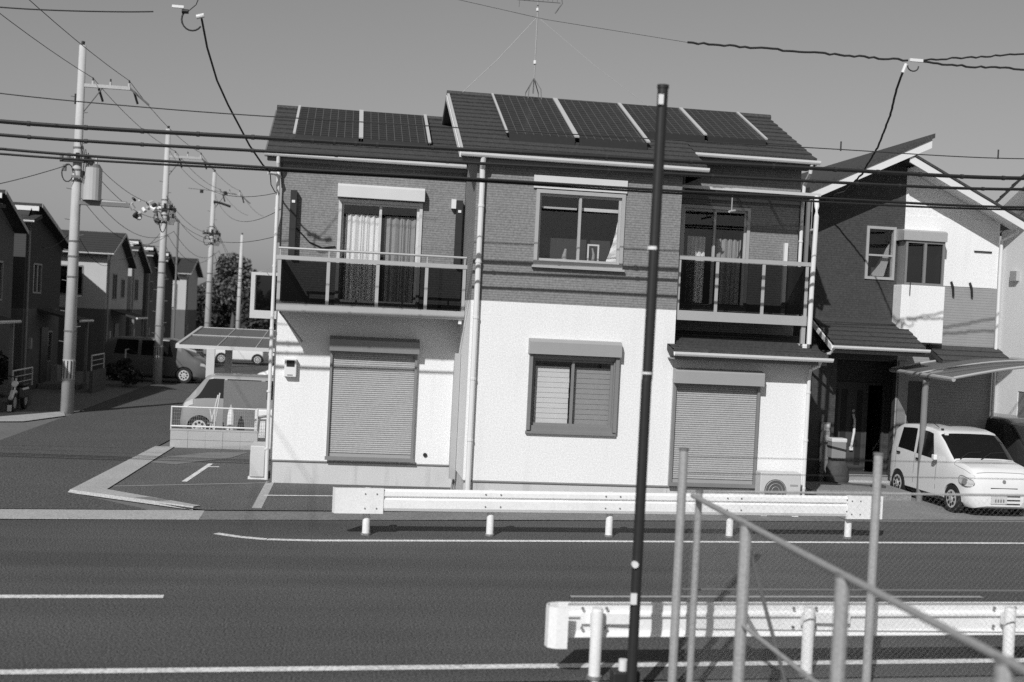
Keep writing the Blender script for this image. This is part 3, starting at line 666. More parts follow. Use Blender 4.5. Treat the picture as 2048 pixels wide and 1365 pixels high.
def cable(pts, r, label, m='cable', name='overhead_cable', group='black cables over the road', cat='cable', knots=(), ties=0):
    pa = through(pts)
    o = tag(MB().tube(pa, r, 7).build(name, m), label, cat, group)
    for k in knots:
        MB().tube([Vector(k) + Vector((0, 0, -.02)), Vector(k) + Vector((0, 0, .14))], .014, 5).build('bird_spike', 'wire', o)
    if ties:
        b = MB()
        for i in range(ties):
            p = pa[int((i + .5) / ties * (len(pa) - 1))]; b.disc(p, (1, .06, 0), r + .008, .05, 7)
        stuff(b.build('cable_tie', 'wire', o))
    return o
cable([(-5.31, 18.95, 6.041), (-1.10, 18.95, 6.068), (0.59, 18.95, 6.082), (7.74, 18.95, 6.188), (11.56, 18.95, 6.268)], .034, 'thickest and topmost of the four black cables crossing the house front', ties=30)
cable([(-5.30, 18.97, 5.839), (-1.10, 18.97, 5.862), (7.76, 18.97, 5.972), (11.59, 18.97, 6.081)], .026, 'second black cable from the top, just below the thickest one', ties=24)
cable([(-5.29, 18.95, 5.623), (-1.08, 18.95, 5.604), (2.14, 18.95, 5.639), (5.46, 18.95, 5.656), (7.93, 18.95, 5.695), (11.59, 18.95, 5.768)], .022, 'upper of the close pair of black cables below the thick ones')
cable([(-5.30, 18.98, 5.550), (-1.08, 18.98, 5.568), (2.14, 18.98, 5.607), (5.47, 18.98, 5.618), (11.61, 18.98, 5.728)], .018, 'lowest of the four black cables, lower one of the close pair')
cable([(-5.32, 18.95, 6.466), (-3.10, 18.95, 6.409), (-1.20, 18.95, 6.407), (7.83, 18.95, 6.531), (11.54, 18.95, 6.604)], .009, 'thin dark wire with small upright spikes above the thick cables', 'wire', 'overhead_wire',
      knots=[(-4.22, 18.95, 6.403), (8.20, 18.95, 6.531), (11.06, 18.95, 6.588)])
# service drop to the left house corner
o = tag(MB().tube(through([(-5.37, 18.95, 7.77), (-3.93, 19.04, 7.85), (-2.80, 19.11, 7.98)], ext=20)[:-1][:28], .011, 6).build('overhead_wire', 'wire'), 'thin wire along the top left edge ending at a white clamp and loop', 'wire')
bx('clamp', 'plastic', o, -2.86, -2.68, 19.08, 19.12, 8.02, 8.06); MB().disc((-2.66, 19.12, 7.98), (1, 0, 0), .035, .1).build('clamp', 'black', o)
MB().tube([Vector((-2.55 + .16 * math.cos(a), 19.13, 7.86 + .17 * math.sin(a))) for a in [2.2 + i * .32 for i in range(12)]], .014, 6).build('wire_loop', 'wire', o)
MB().tube([(-2.62, 19.12, 7.98), (-2.5, 19.13, 8.1), (-2.3, 19.0, 8.6), (-1.5, 17, 10.2)], .008, 5).build('tail_wire', 'wire', o)
o = tag(MB().tube([(-2.41, 19.16, 7.9), (-2.36, 19.6, 7.55), (-2.26, 20.3, 7.16), (-2.12, 20.9, 6.86), (-1.81, 21.9, 6.32), (-1.6, 22.4, 6.05), (-1.47, 22.62, 5.94)], .017, 7).build('service_wire', 'wire'), 'wire sweeping down from the top left loop to the left corner of the house', 'wire')
MB().disc((-2.43, 19.14, 7.93), (1, 0, .3), .035, .12, 10).build('clamp', 'plastic', o)
MB().tube([(-1.50, 22.6, 5.93), (-1.38, 22.7, 5.93), (-1.3, 22.95, 5.9)], .03, 7).build('anchor', 'plastic', o)
MB().tube([(-1.47, 22.62, 5.92), (-1.45, 22.7, 5.72), (-1.38, 22.8, 5.6), (-1.3, 22.95, 5.58)], .010, 5).build('tail_wire', 'wire', o)
# service drop to the neighbour
def rough(path, r, name, m, seed=1):
    rd = random.Random(seed); P = []
    for a, c in zip(path, path[1:]):
        a, c = Vector(a), Vector(c); k = max(3, int((c - a).length / .09))
        for i in range(k): P.append(a.lerp(c, i / k) + Vector((0, rd.uniform(-.008, .008), rd.uniform(-.014, .014))))
    return MB().tube(P + [Vector(path[-1])], r, 6).build(name, m)
o = tag(rough([(5.41, 18.85, 8.09), (6.51, 18.92, 8.115), (7.58, 18.99, 8.13), (9.39, 19.11, 8.165)], .019, 'twisted_wire', 'wire', 3), 'twisted wire crossing the top right sky to a white clamp', 'wire')
MB().tube([(5.41, 18.85, 8.09), (3, 18.6, 8.2), (-8, 17.5, 9.4)], .0035, 4).build('bare_wire', 'wire', o)
bx('clamp', 'plastic', o, 9.42, 9.66, 19.08, 19.12, 8.15, 8.20)
MB().tube([Vector((9.5 + .1 * math.cos(a), 19.12, 8.08 + .09 * math.sin(a))) for a in [3.1 + i * .4 for i in range(9)]], .012, 5).build('wire_loop', 'wire', o)
tag(rough([(9.55, 19.12, 8.18), (10.6, 19.19, 8.33), (11.62, 19.26, 8.49), (16, 19.6, 9.3)], .017, 'twisted_wire', 'wire', 4), 'upper of two twisted wires leaving the clamp for the right edge', 'wire')
tag(rough([(9.6, 19.12, 8.16), (10.6, 19.19, 8.17), (11.63, 19.26, 8.22), (16, 19.6, 8.7)], .019, 'twisted_wire', 'wire', 5), 'lower of two twisted wires leaving the clamp for the right edge', 'wire')
o = tag(rough([(9.33, 19.11, 8.02), (9.5, 19.7, 7.78), (9.79, 20.5, 7.47), (10.14, 21.7, 7.08), (10.36, 22.8, 6.72), (10.4, 23.7, 6.45), (10.26, 24.6, 6.33)], .02, 'service_wire', 'wire', 6), 'wire dropping from the right clamp across the white eaves of the neighbour', 'wire')
MB().tube([(9.36, 19.1, 8.1), (9.31, 19.11, 7.95)], .03, 8).build('clamp', 'plastic', o)

# ================================================================== NEIGHBOUR HOUSE ON THE RIGHT
N = thing('house', (12.4, 27.5, 0), 'neighbour house, dark clad left and white right, under a split roof with white eaves', 'house')
NY = 24.8
wall('wall', 'dark_siding', N, 10.12, 12.33, 2.9, 6.5, NY, holes=[(11.44, 12.13, 4.68, 5.86)])
MB().add([(10.12, NY + .01, 6.5), (12.33, NY + .01, 6.5), (12.33, NY + .01, 7.5)], [(0, 1, 2)]).build('gable_wall', 'dark_siding', N)
wall('wall', 'white_wall', N, 12.331, 14.62, 4.62, 6.15, NY + .002)
MB().add([(12.331, NY + .012, 6.15), (14.62, NY + .012, 6.15), (12.331, NY + .012, 7.22)], [(0, 1, 2)]).build('gable_wall', 'white_wall', N)
wall('wall', 'grey_siding', N, 12.331, 14.62, 0, 4.61, NY + .004, holes=[(12.62, 13.1, .1, 2.45)])
bx('side_door', 'door', N, 12.62, 13.1, NY + .1, NY + .14, .1, 2.45)
wall('side_wall', 'dark_siding', N, NY + .14, 32, 0, 6.5, 10.12, axis='x'); wall('side_wall', 'white_wall', N, NY + .14, 32, 0, 6.1, 14.48, axis='x')
bx('back_wall', 'white_wall', N, 10.26, 14.48, 31.9, 32.0, 0, 6.3)
# porch
wall('porch_wall', 'dark_siding', N, 10.12, 10.92, 0, 2.9, NY); wall('porch_wall', 'dark_siding', N, 12.32, 12.33, 0, 2.9, NY)
bx('porch_pillar', 'alu_dark', N, 12.36, 12.55, NY - .05, NY - .001, 0, 2.88)
wall('porch_side', 'dark_siding', N, NY + .14, 25.9, 0, 2.9, 10.86, depth=.06, axis='x'); wall('porch_side', 'dark_siding', N, NY + .14, 25.9, 0, 2.9, 12.75, depth=.06, axis='x')
bx('porch_ceiling', 'door', N, 10.9, 12.8, NY + .14, 25.9, 2.86, 2.9)
bx('terrace', 'drive', N, 9.7, 11.88, 22.95, 24.198, 0, .2); bx('porch_step', 'concrete', N, 10.6, 12.5, 24.2, NY - .002, 0, .14); bx('porch_floor', 'concrete', N, 10.92, 12.75, NY, 25.9, 0, .18)
wall('porch_back', 'dark_siding', N, 10.86, 12.8, .18, 2.9, 25.91, holes=[(11.22, 12.62, .19, 2.32)])
dr = frame_mb(11.22, 12.62, .19, 2.32, 25.88, 25.96, .05).build('entrance_door', 'door', N)
bx('door_leaf', 'door', dr, 11.27, 12.15, 25.9, 25.95, .22, 2.27)
for i, x in enumerate((11.4, 11.62, 12.0)): bx('door_panel', 'black', dr, x - .07, x + .07, 25.89, 25.899, .4, 2.15)
bx('side_light', 'glass_far', dr, 12.2, 12.56, 25.92, 25.93, .24, 2.26); bx('side_light_frame', 'door', dr, 12.151, 12.199, 25.89, 25.95, .22, 2.27)
MB().tube([(11.84, 25.86, 1.58), (11.86, 25.81, 1.45), (11.855, 25.80, 1.15), (11.82, 25.81, .88), (11.83, 25.86, .8)], .03, 8).build('door_handle', 'plastic', dr)
MB().disc((11.84, 25.86, 1.66), (0, 1, 0), .035, .03).build('lock', 'chrome', dr); bx('door_handle_foot', 'plastic', dr, 11.79, 11.87, 25.84, 25.88, .74, .82)
MB().disc((12.17, 25.88, 2.1), (0, 1, 0), .025, .02).build('hinge', 'chrome', dr); MB().disc((12.17, 25.88, .3), (0, 1, 0), .025, .02).build('hinge', 'chrome', dr)
# porch roof
roof_slope('porch_roof', 'tile', N, 10.28, 12.36, 23.6, 3.20, NY, 3.76, course=.2)
gutter(N, 10.24, 12.42, 23.54, 3.18); MB().extrude([(10.26, 23.6, 3.19), (10.26, NY, 3.75), (10.26, NY, 3.63), (10.26, 23.6, 3.07)], (-.03, 0, 0)).build('bargeboard', 'gutter', N)
bx('porch_fascia', 'soffit', N, 10.28, 12.36, 23.63, 23.66, 3.02, 3.17); bx('porch_soffit', 'door', N, 10.28, 12.36, 23.66, NY - .004, 3.03, 3.06)
downpipe(N, [(10.3, 23.56, 3.15), (10.26, 23.7, 3.0), (10.08, 24.3, 2.92), (10.06, 24.7, 2.9)], .03)
# windows
w = frame_mb(11.44, 12.13, 4.68, 5.86, NY - .03, NY + .08, .06).build('window', 'alu', N)
bx('transom', 'alu', w, 11.5, 12.07, NY, NY + .04, 5.2, 5.24); bx('pane', 'glass', w, 11.5, 12.07, NY + .05, NY + .056, 4.74, 5.8)
MB().add([(11.62, NY + .12, 4.76), (11.95, NY + .12, 4.76), (12.04, NY + .12, 5.1), (12.05, NY + .12, 5.5), (11.98, NY + .12, 5.4), (11.85, NY + .12, 5.05)], [(0, 1, 2, 3, 4, 5)]).build('curtain', 'curtain_grey', w)
room(w, 11.45, 12.12, 4.7, 5.85, NY + .145, .8)
bay = bx('bay_window', 'white_wall', N, 12.14, 13.16, 24.4, NY - .003, 3.32, 4.58, bevel=.012)
fr = frame_mb(12.20, 13.12, 4.585, 5.56, 24.42, 24.5, .05, .05, 12.66).build('bay_frame', 'alu_dark', bay)
bx('pane', 'glass_far', bay, 12.25, 13.07, 24.46, 24.466, 4.63, 5.51); bx('bay_side', 'alu_dark', bay, 13.085, 13.12, 24.51, NY - .003, 4.59, 5.55); bx('bay_side', 'alu_dark', bay, 12.2, 12.235, 24.51, NY - .003, 4.59, 5.55)
bx('bay_back', 'dark_room', bay, 12.24, 13.08, NY - .05, NY - .004, 4.6, 5.55)
shutter_box(bay, 12.12, 13.14, 5.565, 5.82, NY - .003, 'alu', dep=.42); MB().tube([(12.32, 24.37, 4.66), (12.32, 24.37, 4.36)], .012, 5).build('hook', 'wire', bay)
# roof: two planes, the left one standing higher over the other at the ridge
def nslope(name, x0, z0, x1, z1, y0, y1, th, m):
    b = MB(); b.extrude([(x0, y0, z0), (x1, y0, z1), (x1, y0, z1 - th), (x0, y0, z0 - th)], (0, y1 - y0, 0)); return b.build(name, m, N)
nslope('roof', 9.72, 6.52, 12.50, 7.86, 23.96, 32.4, .10, 'tile'); nslope('roof', 12.05, 7.42, 14.95, 6.04, 24.02, 32.4, .05, 'tile')
nslope('bargeboard', 9.74, 6.425, 12.46, 7.735, 24.0, 24.04, .19, 'gutter'); nslope('bargeboard', 12.0, 7.385, 14.92, 6.0, 24.05, 24.09, .17, 'gutter')
nslope('soffit', 9.74, 6.40, 12.3, 7.63, 24.045, NY - .004, .02, 'white_soffit'); nslope('soffit', 12.32, 7.20, 14.9, 5.98, 24.095, NY - .004, .02, 'white_soffit')
MB().tube([(14.72, 24.2, 6.02), (14.72, 24.3, 5.85), (14.63, 24.72, 5.7), (14.63, 24.72, .1)], .035, 8).build('downpipe', 'gutter', N)
for x in (13.5, 13.95): MB().tube([(x, NY - .02, 4.72), (x + .03, NY - .06, 4.6), (x + .06, NY - .04, 4.4)], .028, 6).build('wall_hook', 'black', N)
bx('vent_slot', 'black', N, 14.02, 14.44, NY - .03, NY - .002, 5.42, 5.45)
roof_slope('rear_lean_to', 'tile', N, 13.0, 14.7, 24.05, 2.95, NY - .003, 3.28, course=.25)
# things by the porch
t = thing('letter_box_post', (10.68, 24.7, 0), 'slim grey post with a small pale plate beside the dark entrance', 'post')
MB().box(-.09, .09, -.05, .05, 0, 1.46).build('post', 'alu_dark', t, local=True); MB().box(-.06, .06, -.062, -.052, 1.28, 1.42).build('name_plate', 'alu_pale', t, local=True); MB().box(-.05, .05, -.07, -.052, 1.02, 1.18).build('intercom', 'alu', t, local=True)
t = thing('parcel_box', (10.79, 24.30, .72), 'pale carton tied with a dark strap on the sack by the entrance', 'box')
MB().box(-.165, .165, -.13, .13, 0, .42).build('carton', 'cardboard', t, local=True, bevel=.02); MB().extrude([(-.17, -.136, .27), (.17, -.136, .2), (.17, -.136, .15), (-.17, -.136, .22)], (0, .27, 0)).build('strap', 'black', t, local=True); MB().box(-.175, .175, -.14, .14, .35, .44).build('lid', 'box_pale', t, local=True, bevel=.02)
sk = MB(); 
for i in range(7):
    z = i / 6 * .52; rr = (.24, .27, .27, .25, .25, .22, .19)[i]
    sk.v += [(rr * math.cos(a) * (1 + .08 * math.sin(5 * a + i)), rr * .75 * math.sin(a), z) for a in [k * math.pi / 8 for k in range(16)]]
sk.f = [(i * 16 + k, i * 16 + (k + 1) % 16, (i + 1) * 16 + (k + 1) % 16, (i + 1) * 16 + k) for i in range(6) for k in range(16)] + [tuple(range(96, 112)), tuple(range(16))[::-1]]
o = sk.build('sack', 'bag', None, smooth=True); o.location = (10.82, 24.30, .14); tag(o, 'lumpy dark sack on the ground under the carton', 'sack')
t = thing('broom', (10.62, 23.95, .2), 'broom lying flat in front of the dark sack', 'broom')
MB().tube([(0, 0, .03), (.75, -.35, .03)], .014, 6).build('handle', 'black', t, local=True); MB().box(.68, .95, -.48, -.3, 0, .05).build('head', 'bag', t, local=True)

# ================================================================== RIGHT-HAND HOUSE AT THE FRAME EDGE
G = thing('house', (19, 26, 0), 'white walled house at the right frame edge with slanting wire shadows', 'house')
wall('wall', 'white_wall', G, 19.0, 28.75, 0, 6.3, 17.0, axis='x', holes=[(26.4, 27.6, .3, 2.2)])
bx('window_frame', 'alu_dark', G, 17.02, 17.08, 26.4, 27.6, .3, 2.2)
MB().add([(17.005, 19.0, 6.3), (17.005, 28.75, 6.3), (17.005, 23.9, 8.6)], [(0, 1, 2)]).build('gable_wall', 'white_wall', G)
wall('wall', 'white_wall', G, 17.14, 24, 0, 6.3, 19.0); bx('back_wall', 'white_wall', G, 17.14, 24, 28.6, 28.74, 0, 6.3)
roof_slope('roof', 'tile', G, 16.3, 24.4, 29.3, 6.35, 23.9, 8.86, thick=.1); roof_slope('roof', 'tile', G, 16.3, 24.4, 18.5, 6.35, 23.9, 8.85, thick=.1)
MB().extrude([(16.3, 29.25, 6.25), (16.3, 23.9, 8.74), (16.3, 23.9, 8.52), (16.3, 29.25, 6.03)], (-.03, 0, 0)).build('bargeboard', 'gutter', G)
MB().extrude([(16.32, 29.25, 6.1), (16.32, 23.9, 8.6), (16.32, 23.9, 8.58), (16.32, 29.25, 6.08)], (.68, 0, 0)).build('soffit', 'white_soffit', G)
MB().extrude([(16.3, 18.55, 6.25), (16.3, 23.9, 8.74), (16.3, 23.9, 8.52), (16.3, 18.55, 6.03)], (-.03, 0, 0)).build('bargeboard', 'gutter', G)
MB().tube([(16.93, 28.6, 6.0), (16.93, 28.6, .1)], .04, 8).build('downpipe', 'gutter', G)
bx('wall_vent', 'alu', G, 16.9, 16.995, 27.8, 28.1, 5.0, 5.25)

# ================================================================== CARPORT OVER THE WHITE CAR
K = thing('carport', (12.05, 22.94, 0), 'cantilever carport with an arched sheet roof above the white car', 'carport')
MB().tube([(12.05, 22.94, 0), (12.05, 22.94, 2.3), (12.06, 22.94, 2.52), (12.16, 22.94, 2.68), (12.4, 22.94, 2.76)], .065, 12).build('post', 'alu_dark', K)
zc = lambda x: 2.64 + .36 * math.sin(min(1, (x - 12.0) / 2.6) * math.pi / 2)
top = []; bt = []; n = 10
b = MB()
for i in range(n):
    xa, xb = 12.0 + i * .28, 12.0 + (i + 1) * .28
    b.add([(xa, 21.75, zc(xa)), (xb, 21.75, zc(xb)), (xb, 25.0 - .6, zc(xb) + .06), (xa, 25.0 - .6, zc(xa) + .06), (xa, 21.75, zc(xa) - .012), (xb, 21.75, zc(xb) - .012), (xb, 24.4, zc(xb) + .048), (xa, 24.4, zc(xa) + .048)],
          [(0, 1, 2, 3), (7, 6, 5, 4)])
b.build('roof_sheet', 'carport_sheet_pale', K)
for y in (21.74, 23.1, 24.4):
    MB().tube([(x, y, zc(x) + .02 + (y - 21.75) * .0226) for x in [12.0 + k * .28 for k in range(11)]], .03 if y in (21.74, 24.4) else .02, 6).build('rafter', 'alu', K)
MB().tube([(12.0, 21.72, 2.63), (12.0, 24.42, 2.69)], .045, 8).build('edge_beam', 'alu', K); MB().tube([(14.8, 21.72, zc(14.8)), (14.8, 24.42, zc(14.8) + .06)], .04, 8).build('edge_beam', 'alu', K)
MB().tube([(14.78, 22.94, 0), (14.78, 22.94, 2.98)], .06, 10).build('post', 'alu_dark', K)

# ================================================================== CARS
def smooth_key(keys, x):
    # piecewise curve with eased corners through (x, value) keys
    if x <= keys[0][0]: return keys[0][1]
    for (a, va), (b, vb) in zip(keys, keys[1:]):
        if x <= b: return lerp(va, vb, (x - a) / (b - a))
    return keys[-1][1]
class CarShape:
    def __init__(s, top, half, belt, zb=.2, tumble=.78, roof=1.6):
        s.top, s.half, s.belt, s.zb, s.tumble, s.roof = top, half, belt, zb, tumble, roof
        s.x0, s.x1 = top[0][0], top[-1][0]
    def ring(s, x):
        zt, hw, be = smooth_key(s.top, x), smooth_key(s.half, x), smooth_key(s.belt, x); zb = s.zb
        e = min(x - s.x0, s.x1 - x); zb = zb + .06 * max(0, 1 - e / .12)
        sh = min(be, zt - .05); t = max(0, (zt - sh - .05) / (s.roof - sh)); wt = hw * lerp(.93, s.tumble, min(1, t))
        return [(0, zb), (.86 * hw, zb), (.985 * hw, zb + .09), (hw, lerp(zb, sh, .45)), (.985 * hw, lerp(zb, sh, .8)), (.965 * hw, sh), (lerp(.965 * hw, wt, .5), lerp(sh, zt - .07, .5)),
                (wt, zt - .07), (wt * .93, zt - .022), (wt * .6, zt - .004), (0, zt)]
    def at(s, x, v):
        r = s.ring(x); i = min(int(v), len(r) - 2); f = v - i
        return Vector((x, lerp(r[i][0], r[i + 1][0], f), lerp(r[i][1], r[i + 1][1], f)))
    def pt(s, x, v, off=0.0, side=1):
        p = s.at(x, v)
        if off:
            a = s.at(min(x + .02, s.x1 - .001), v) - s.at(max(x - .02, s.x0 + .001), v); r = s.at(x, min(v + .15, 10)) - s.at(x, max(v - .15, 0))
            n = a.cross(r)
            if n.y < 0 and v < 8 or (v >= 8 and n.z < 0): n = -n
            p = p + n.normalized() * off
        return Vector((p.x, p.y * side, p.z))
    def body(s, stations):
        b = MB(); m = len(s.ring(s.x0)); full = 2 * m - 2
        for x in stations:
            r = s.ring(x); L_ = [(x, y, z) for y, z in r] + [(x, -y, z) for y, z in r[-2:0:-1]]; b.v += L_
        for i in range(len(stations) - 1):
            for k in range(full): b.f.append((i * full + k, i * full + (k + 1) % full, (i + 1) * full + (k + 1) % full, (i + 1) * full + k))
        b.f.append(tuple(range(full))); b.f.append(tuple(range((len(stations) - 1) * full, len(stations) * full))[::-1]); return b
    def patch(s, xs, vs, off, side=1, n=6, both=False):
        # quad patch between four (x, v) corners given as xs=(x at low v: a,b ; x at high v: c,d)
        b = MB()
        for sd in ((1, -1) if both else (side,)):
            o = len(b.v)
            for j in range(n + 1):
                t = j / n
                for i in range(n + 1):
                    u = i / n; x = lerp(lerp(xs[0], xs[1], u), lerp(xs[2], xs[3], u), t); b.v.append(tuple(s.pt(x, lerp(vs[0], vs[1], t), off, sd)))
            for j in range(n):
                for i in range(n): b.f.append((o + j * (n + 1) + i, o + j * (n + 1) + i + 1, o + (j + 1) * (n + 1) + i + 1, o + (j + 1) * (n + 1) + i))
        return b
def wheel(parent, x, y, r, w, rim='alu_pale', side=-1):
    o = MB().tube([(x, y - w / 2, r), (x, y + w / 2, r)], r, 24).build('wheel', 'rubber', parent, local=True)
    yo = y + side * (w / 2 + .004); MB().tube([(x, yo - side * .03, r), (x, yo, r)], r * .66, 20).build('rim', rim, o, local=True)
    for k in range(8):
        a = k * math.pi / 4; MB().disc((x + .42 * r * math.cos(a), yo + side * .002, r + .42 * r * math.sin(a)), (0, 1, 0), .034 * r / .27, .012, 8).build('rim_hole', 'rubber', o, local=True)
    MB().disc((x, yo + side * .006, r), (0, 1, 0), .17 * r, .02, 10).build('hub', 'alu', o, local=True); return o
def cut_arches(body, xs, r, hw):
    for x in xs:
        me = bpy.data.meshes.new('cutter'); bm = bmesh.new(); bmesh.ops.create_cone(bm, cap_ends=True, segments=28, radius1=r, radius2=r, depth=hw * 4); bm.to_mesh(me); bm.free()
        c = bpy.data.objects.new('cutter', me); COL.objects.link(c); c.rotation_euler = (math.pi / 2, 0, 0); c.location = (x, 0, r * .86); bpy.context.view_layer.update()
        md = body.modifiers.new('arch', 'BOOLEAN'); md.object = c; md.operation = 'DIFFERENCE'; md.solver = 'EXACT'
        par = body.parent; body.parent = None; bpy.context.view_layer.update()
        dg = bpy.context.evaluated_depsgraph_get(); nm = bpy.data.meshes.new_from_object(body.evaluated_get(dg)); body.modifiers.clear(); body.data = nm; body.parent = par
        bpy.data.objects.remove(c)
def shade(o, ang=35):
    for p in o.data.polygons: p.use_smooth = True
    try: o.data.set_sharp_from_angle(angle=rad(ang))
    except Exception: pass

# --- small white hatchback in the drive (local +x is its nose)
CW = thing('car', (12.70, 24.33, .02), 'small white hatchback parked nose out under the carport', 'car', rz=rad(-89))
cs = CarShape(top=[(0, .55), (.02, .9), (.06, 1.2), (.2, 1.48), (.45, 1.56), (1.0, 1.6), (1.6, 1.585), (1.95, 1.53), (2.2, 1.38), (2.62, 1.05), (2.72, 1.03), (3.0, .99), (3.2, .93), (3.30, .83), (3.34, .62), (3.36, .42)],
              half=[(0, .60), (.04, .67), (.15, .715), (.5, .73), (2.4, .735), (2.9, .72), (3.15, .69), (3.26, .62), (3.32, .54), (3.36, .40)],
              belt=[(0, 1.02), (.8, .98), (1.6, .93), (2.4, .91), (3.3, .70)], zb=.17, roof=1.6, tumble=.86)
st = [0, .02, .06, .12, .2, .32, .45, .7, 1.0, 1.3, 1.6, 1.8, 1.95, 2.08, 2.2, 2.35, 2.5, 2.62, 2.72, 2.85, 3.0, 3.1, 3.2, 3.26, 3.30, 3.34, 3.36]
body = cs.body(st).build('body', 'white_car', CW, local=True); cut_arches(body, (.52, 2.72), .31, .735); shade(body, 40)

ws = MB(); n = 10
for j in range(n + 1):
    x = lerp(2.01, 2.60, j / n)
    for i in range(13):
        k = (i - 6) / 6; v = 10 - abs(k) * 2.35; ws.v.append(tuple(cs.pt(x, v, .006, 1 if k >= 0 else -1)))
ws.f = [(j * 13 + i, j * 13 + i + 1, (j + 1) * 13 + i + 1, (j + 1) * 13 + i) for j in range(n) for i in range(12)]
w_ = ws.build('windscreen', 'car_glass', CW, local=True); shade(w_, 60)
MB().box(2.02, 2.06, -.56, -.48, 1.46, 1.5).build('inspection_sticker', 'plastic', w_, local=True)
for sd in (1, -1):
    for (xs, vs) in (((1.12, .42, 1.12, .52), (5.15, 6.9)), ((1.95, 1.22, 1.78, 1.22), (5.15, 6.9))):
        shade(cs.patch(xs, vs, .006, sd).build('side_window', 'car_glass', CW, local=True), 60)
    d = MB()
    for (xa, xb) in ((1.165, 1.175), (2.06, 2.07), (.36, .37)): d.add(cs.patch((xa, xb, xa, xb), (1.6, 5.1), .003, sd, 4).v, cs.patch((xa, xb, xa, xb), (1.6, 5.1), .003, sd, 4).f)
    d.build('door_gap', 'black', CW, local=True)
    for x in (.50, 1.32): p = cs.pt(x, 4.6, .02, sd); MB().box(p.x - .06, p.x + .06, p.y - .015, p.y + .015, p.z - .018, p.z + .018).build('door_handle', 'black', CW, local=True, bevel=.006)
    cs.patch((.86, 2.4, .84, 2.4), (1.1, 1.9), .004, sd, 5).build('sill_trim', 'black', CW, local=True)
    p = cs.pt(2.12, 5.2, .06, sd); MB().box(p.x - .05, p.x + .06, p.y - .08 * (sd < 0), p.y + .08 * (sd > 0), p.z - .01, p.z + .1).build('mirror', 'white_car', CW, local=True, bevel=.02)
    # headlight: oval set into the front corner
    hl = cs.patch((2.90, 3.285, 2.94, 3.27), (3.75, 5.1), .014, sd, 8)
    c = Vector((0, 0, 0)); 
    for q in hl.v: c += Vector(q) / len(hl.v)
    nv = []
    for idx, q in enumerate(hl.v):
        i, j = idx % 9, idx // 9; u, t = (i / 4 - 1), (j / 4 - 1); r_ = max(abs(u), abs(t)); l_ = math.hypot(u, t) or 1; f_ = r_ / l_; nv.append(tuple(c + (Vector(q) - c) * lerp(1, f_ * 1.0, .8)))
    hl.v = nv; h_ = hl.build('headlight', 'lamp_glass', CW, local=True); shade(h_, 60)
    rim = MB(); edge = [nv[i] for i in range(9)] + [nv[9 * j + 8] for j in range(1, 9)] + [nv[72 + i] for i in range(7, -1, -1)] + [nv[9 * j] for j in range(7, 0, -1)]
    rim.tube(edge + [edge[0]], .008, 4, cap=False).build('lamp_rim', 'alu_dark', h_, local=True); cc = c + Vector((.02, .02 * sd, -.01)); MB().disc(cc, (1, .5 * sd, 0), .06, .05, 12).build('reflector', 'chrome', h_, local=True)
gap = MB()
for k in range(24):
    k0, k1 = (k - 12) / 12, (k - 11) / 12
    for (x, w_) in ((3.255, .008), (2.66, .012)):
        q = [cs.pt(x + d_, 10 - abs(kk) * 3.4, .004, 1 if kk >= 0 else -1) for d_, kk in ((0, k0), (0, k1), (w_, k1), (w_, k0))]; gap.quad(*q)
for sd in (1, -1): p_ = cs.patch((2.66, 3.25, 2.66, 3.25), (6.56, 6.62), .004, sd, 5); gap.add(p_.v, p_.f)
gap.build('bonnet_gap', 'alu_dark', CW, local=True)
for (ya, yb) in ((-.1, .5), (-.55, .0)): MB().tube([(2.66, ya, 1.055), (2.5, (ya + yb) / 2, 1.165), (2.47, yb, 1.18)], .009, 5).build('wiper', 'black', CW, local=True)
MB().box(3.285, 3.345, -.30, .30, .545, .60).build('upper_grille', 'black', CW, local=True, bevel=.02)
MB().disc((3.31, 0, .70), (1, 0, .25), .035, .06, 12).build('badge', 'alu_dark', CW, local=True)
for i in range(3): MB().box(3.345, 3.372, .03, .33, .27 + i * .075, .29 + i * .075).build('bumper_slot', 'black', CW, local=True)
pl = MB().box(3.36, 3.378, -.28, .05, .28, .44).build('licence_plate', 'plate', CW, local=True)
for i in range(4): MB().box(3.378, 3.38, -.2 + i * .055, -.17 + i * .055, .31, .37).build('plate_digit', 'alu_dark', pl, local=True)
MB().disc((3.33, -.42, .40), (1, -.4, 0), .03, .03, 10).build('tow_cover', 'alu_dark', CW, local=True)
MB().tube([(1.75, -.52, 1.585), (1.6, -.56, 1.66)], .008, 5).build('antenna', 'black', CW, local=True); MB().disc((1.85, -.50, 1.56), (0, 0, 1), .03, .03).build('antenna_base', 'black', CW, local=True)
for x in (.52, 2.72):
    for sd in (1, -1): wheel(CW, x, sd * .655, .27, .15, 'alu_pale', sd)
MB().box(.1, 3.1, -.55, .55, .14, .3).build('underbody', 'black', CW, local=True)

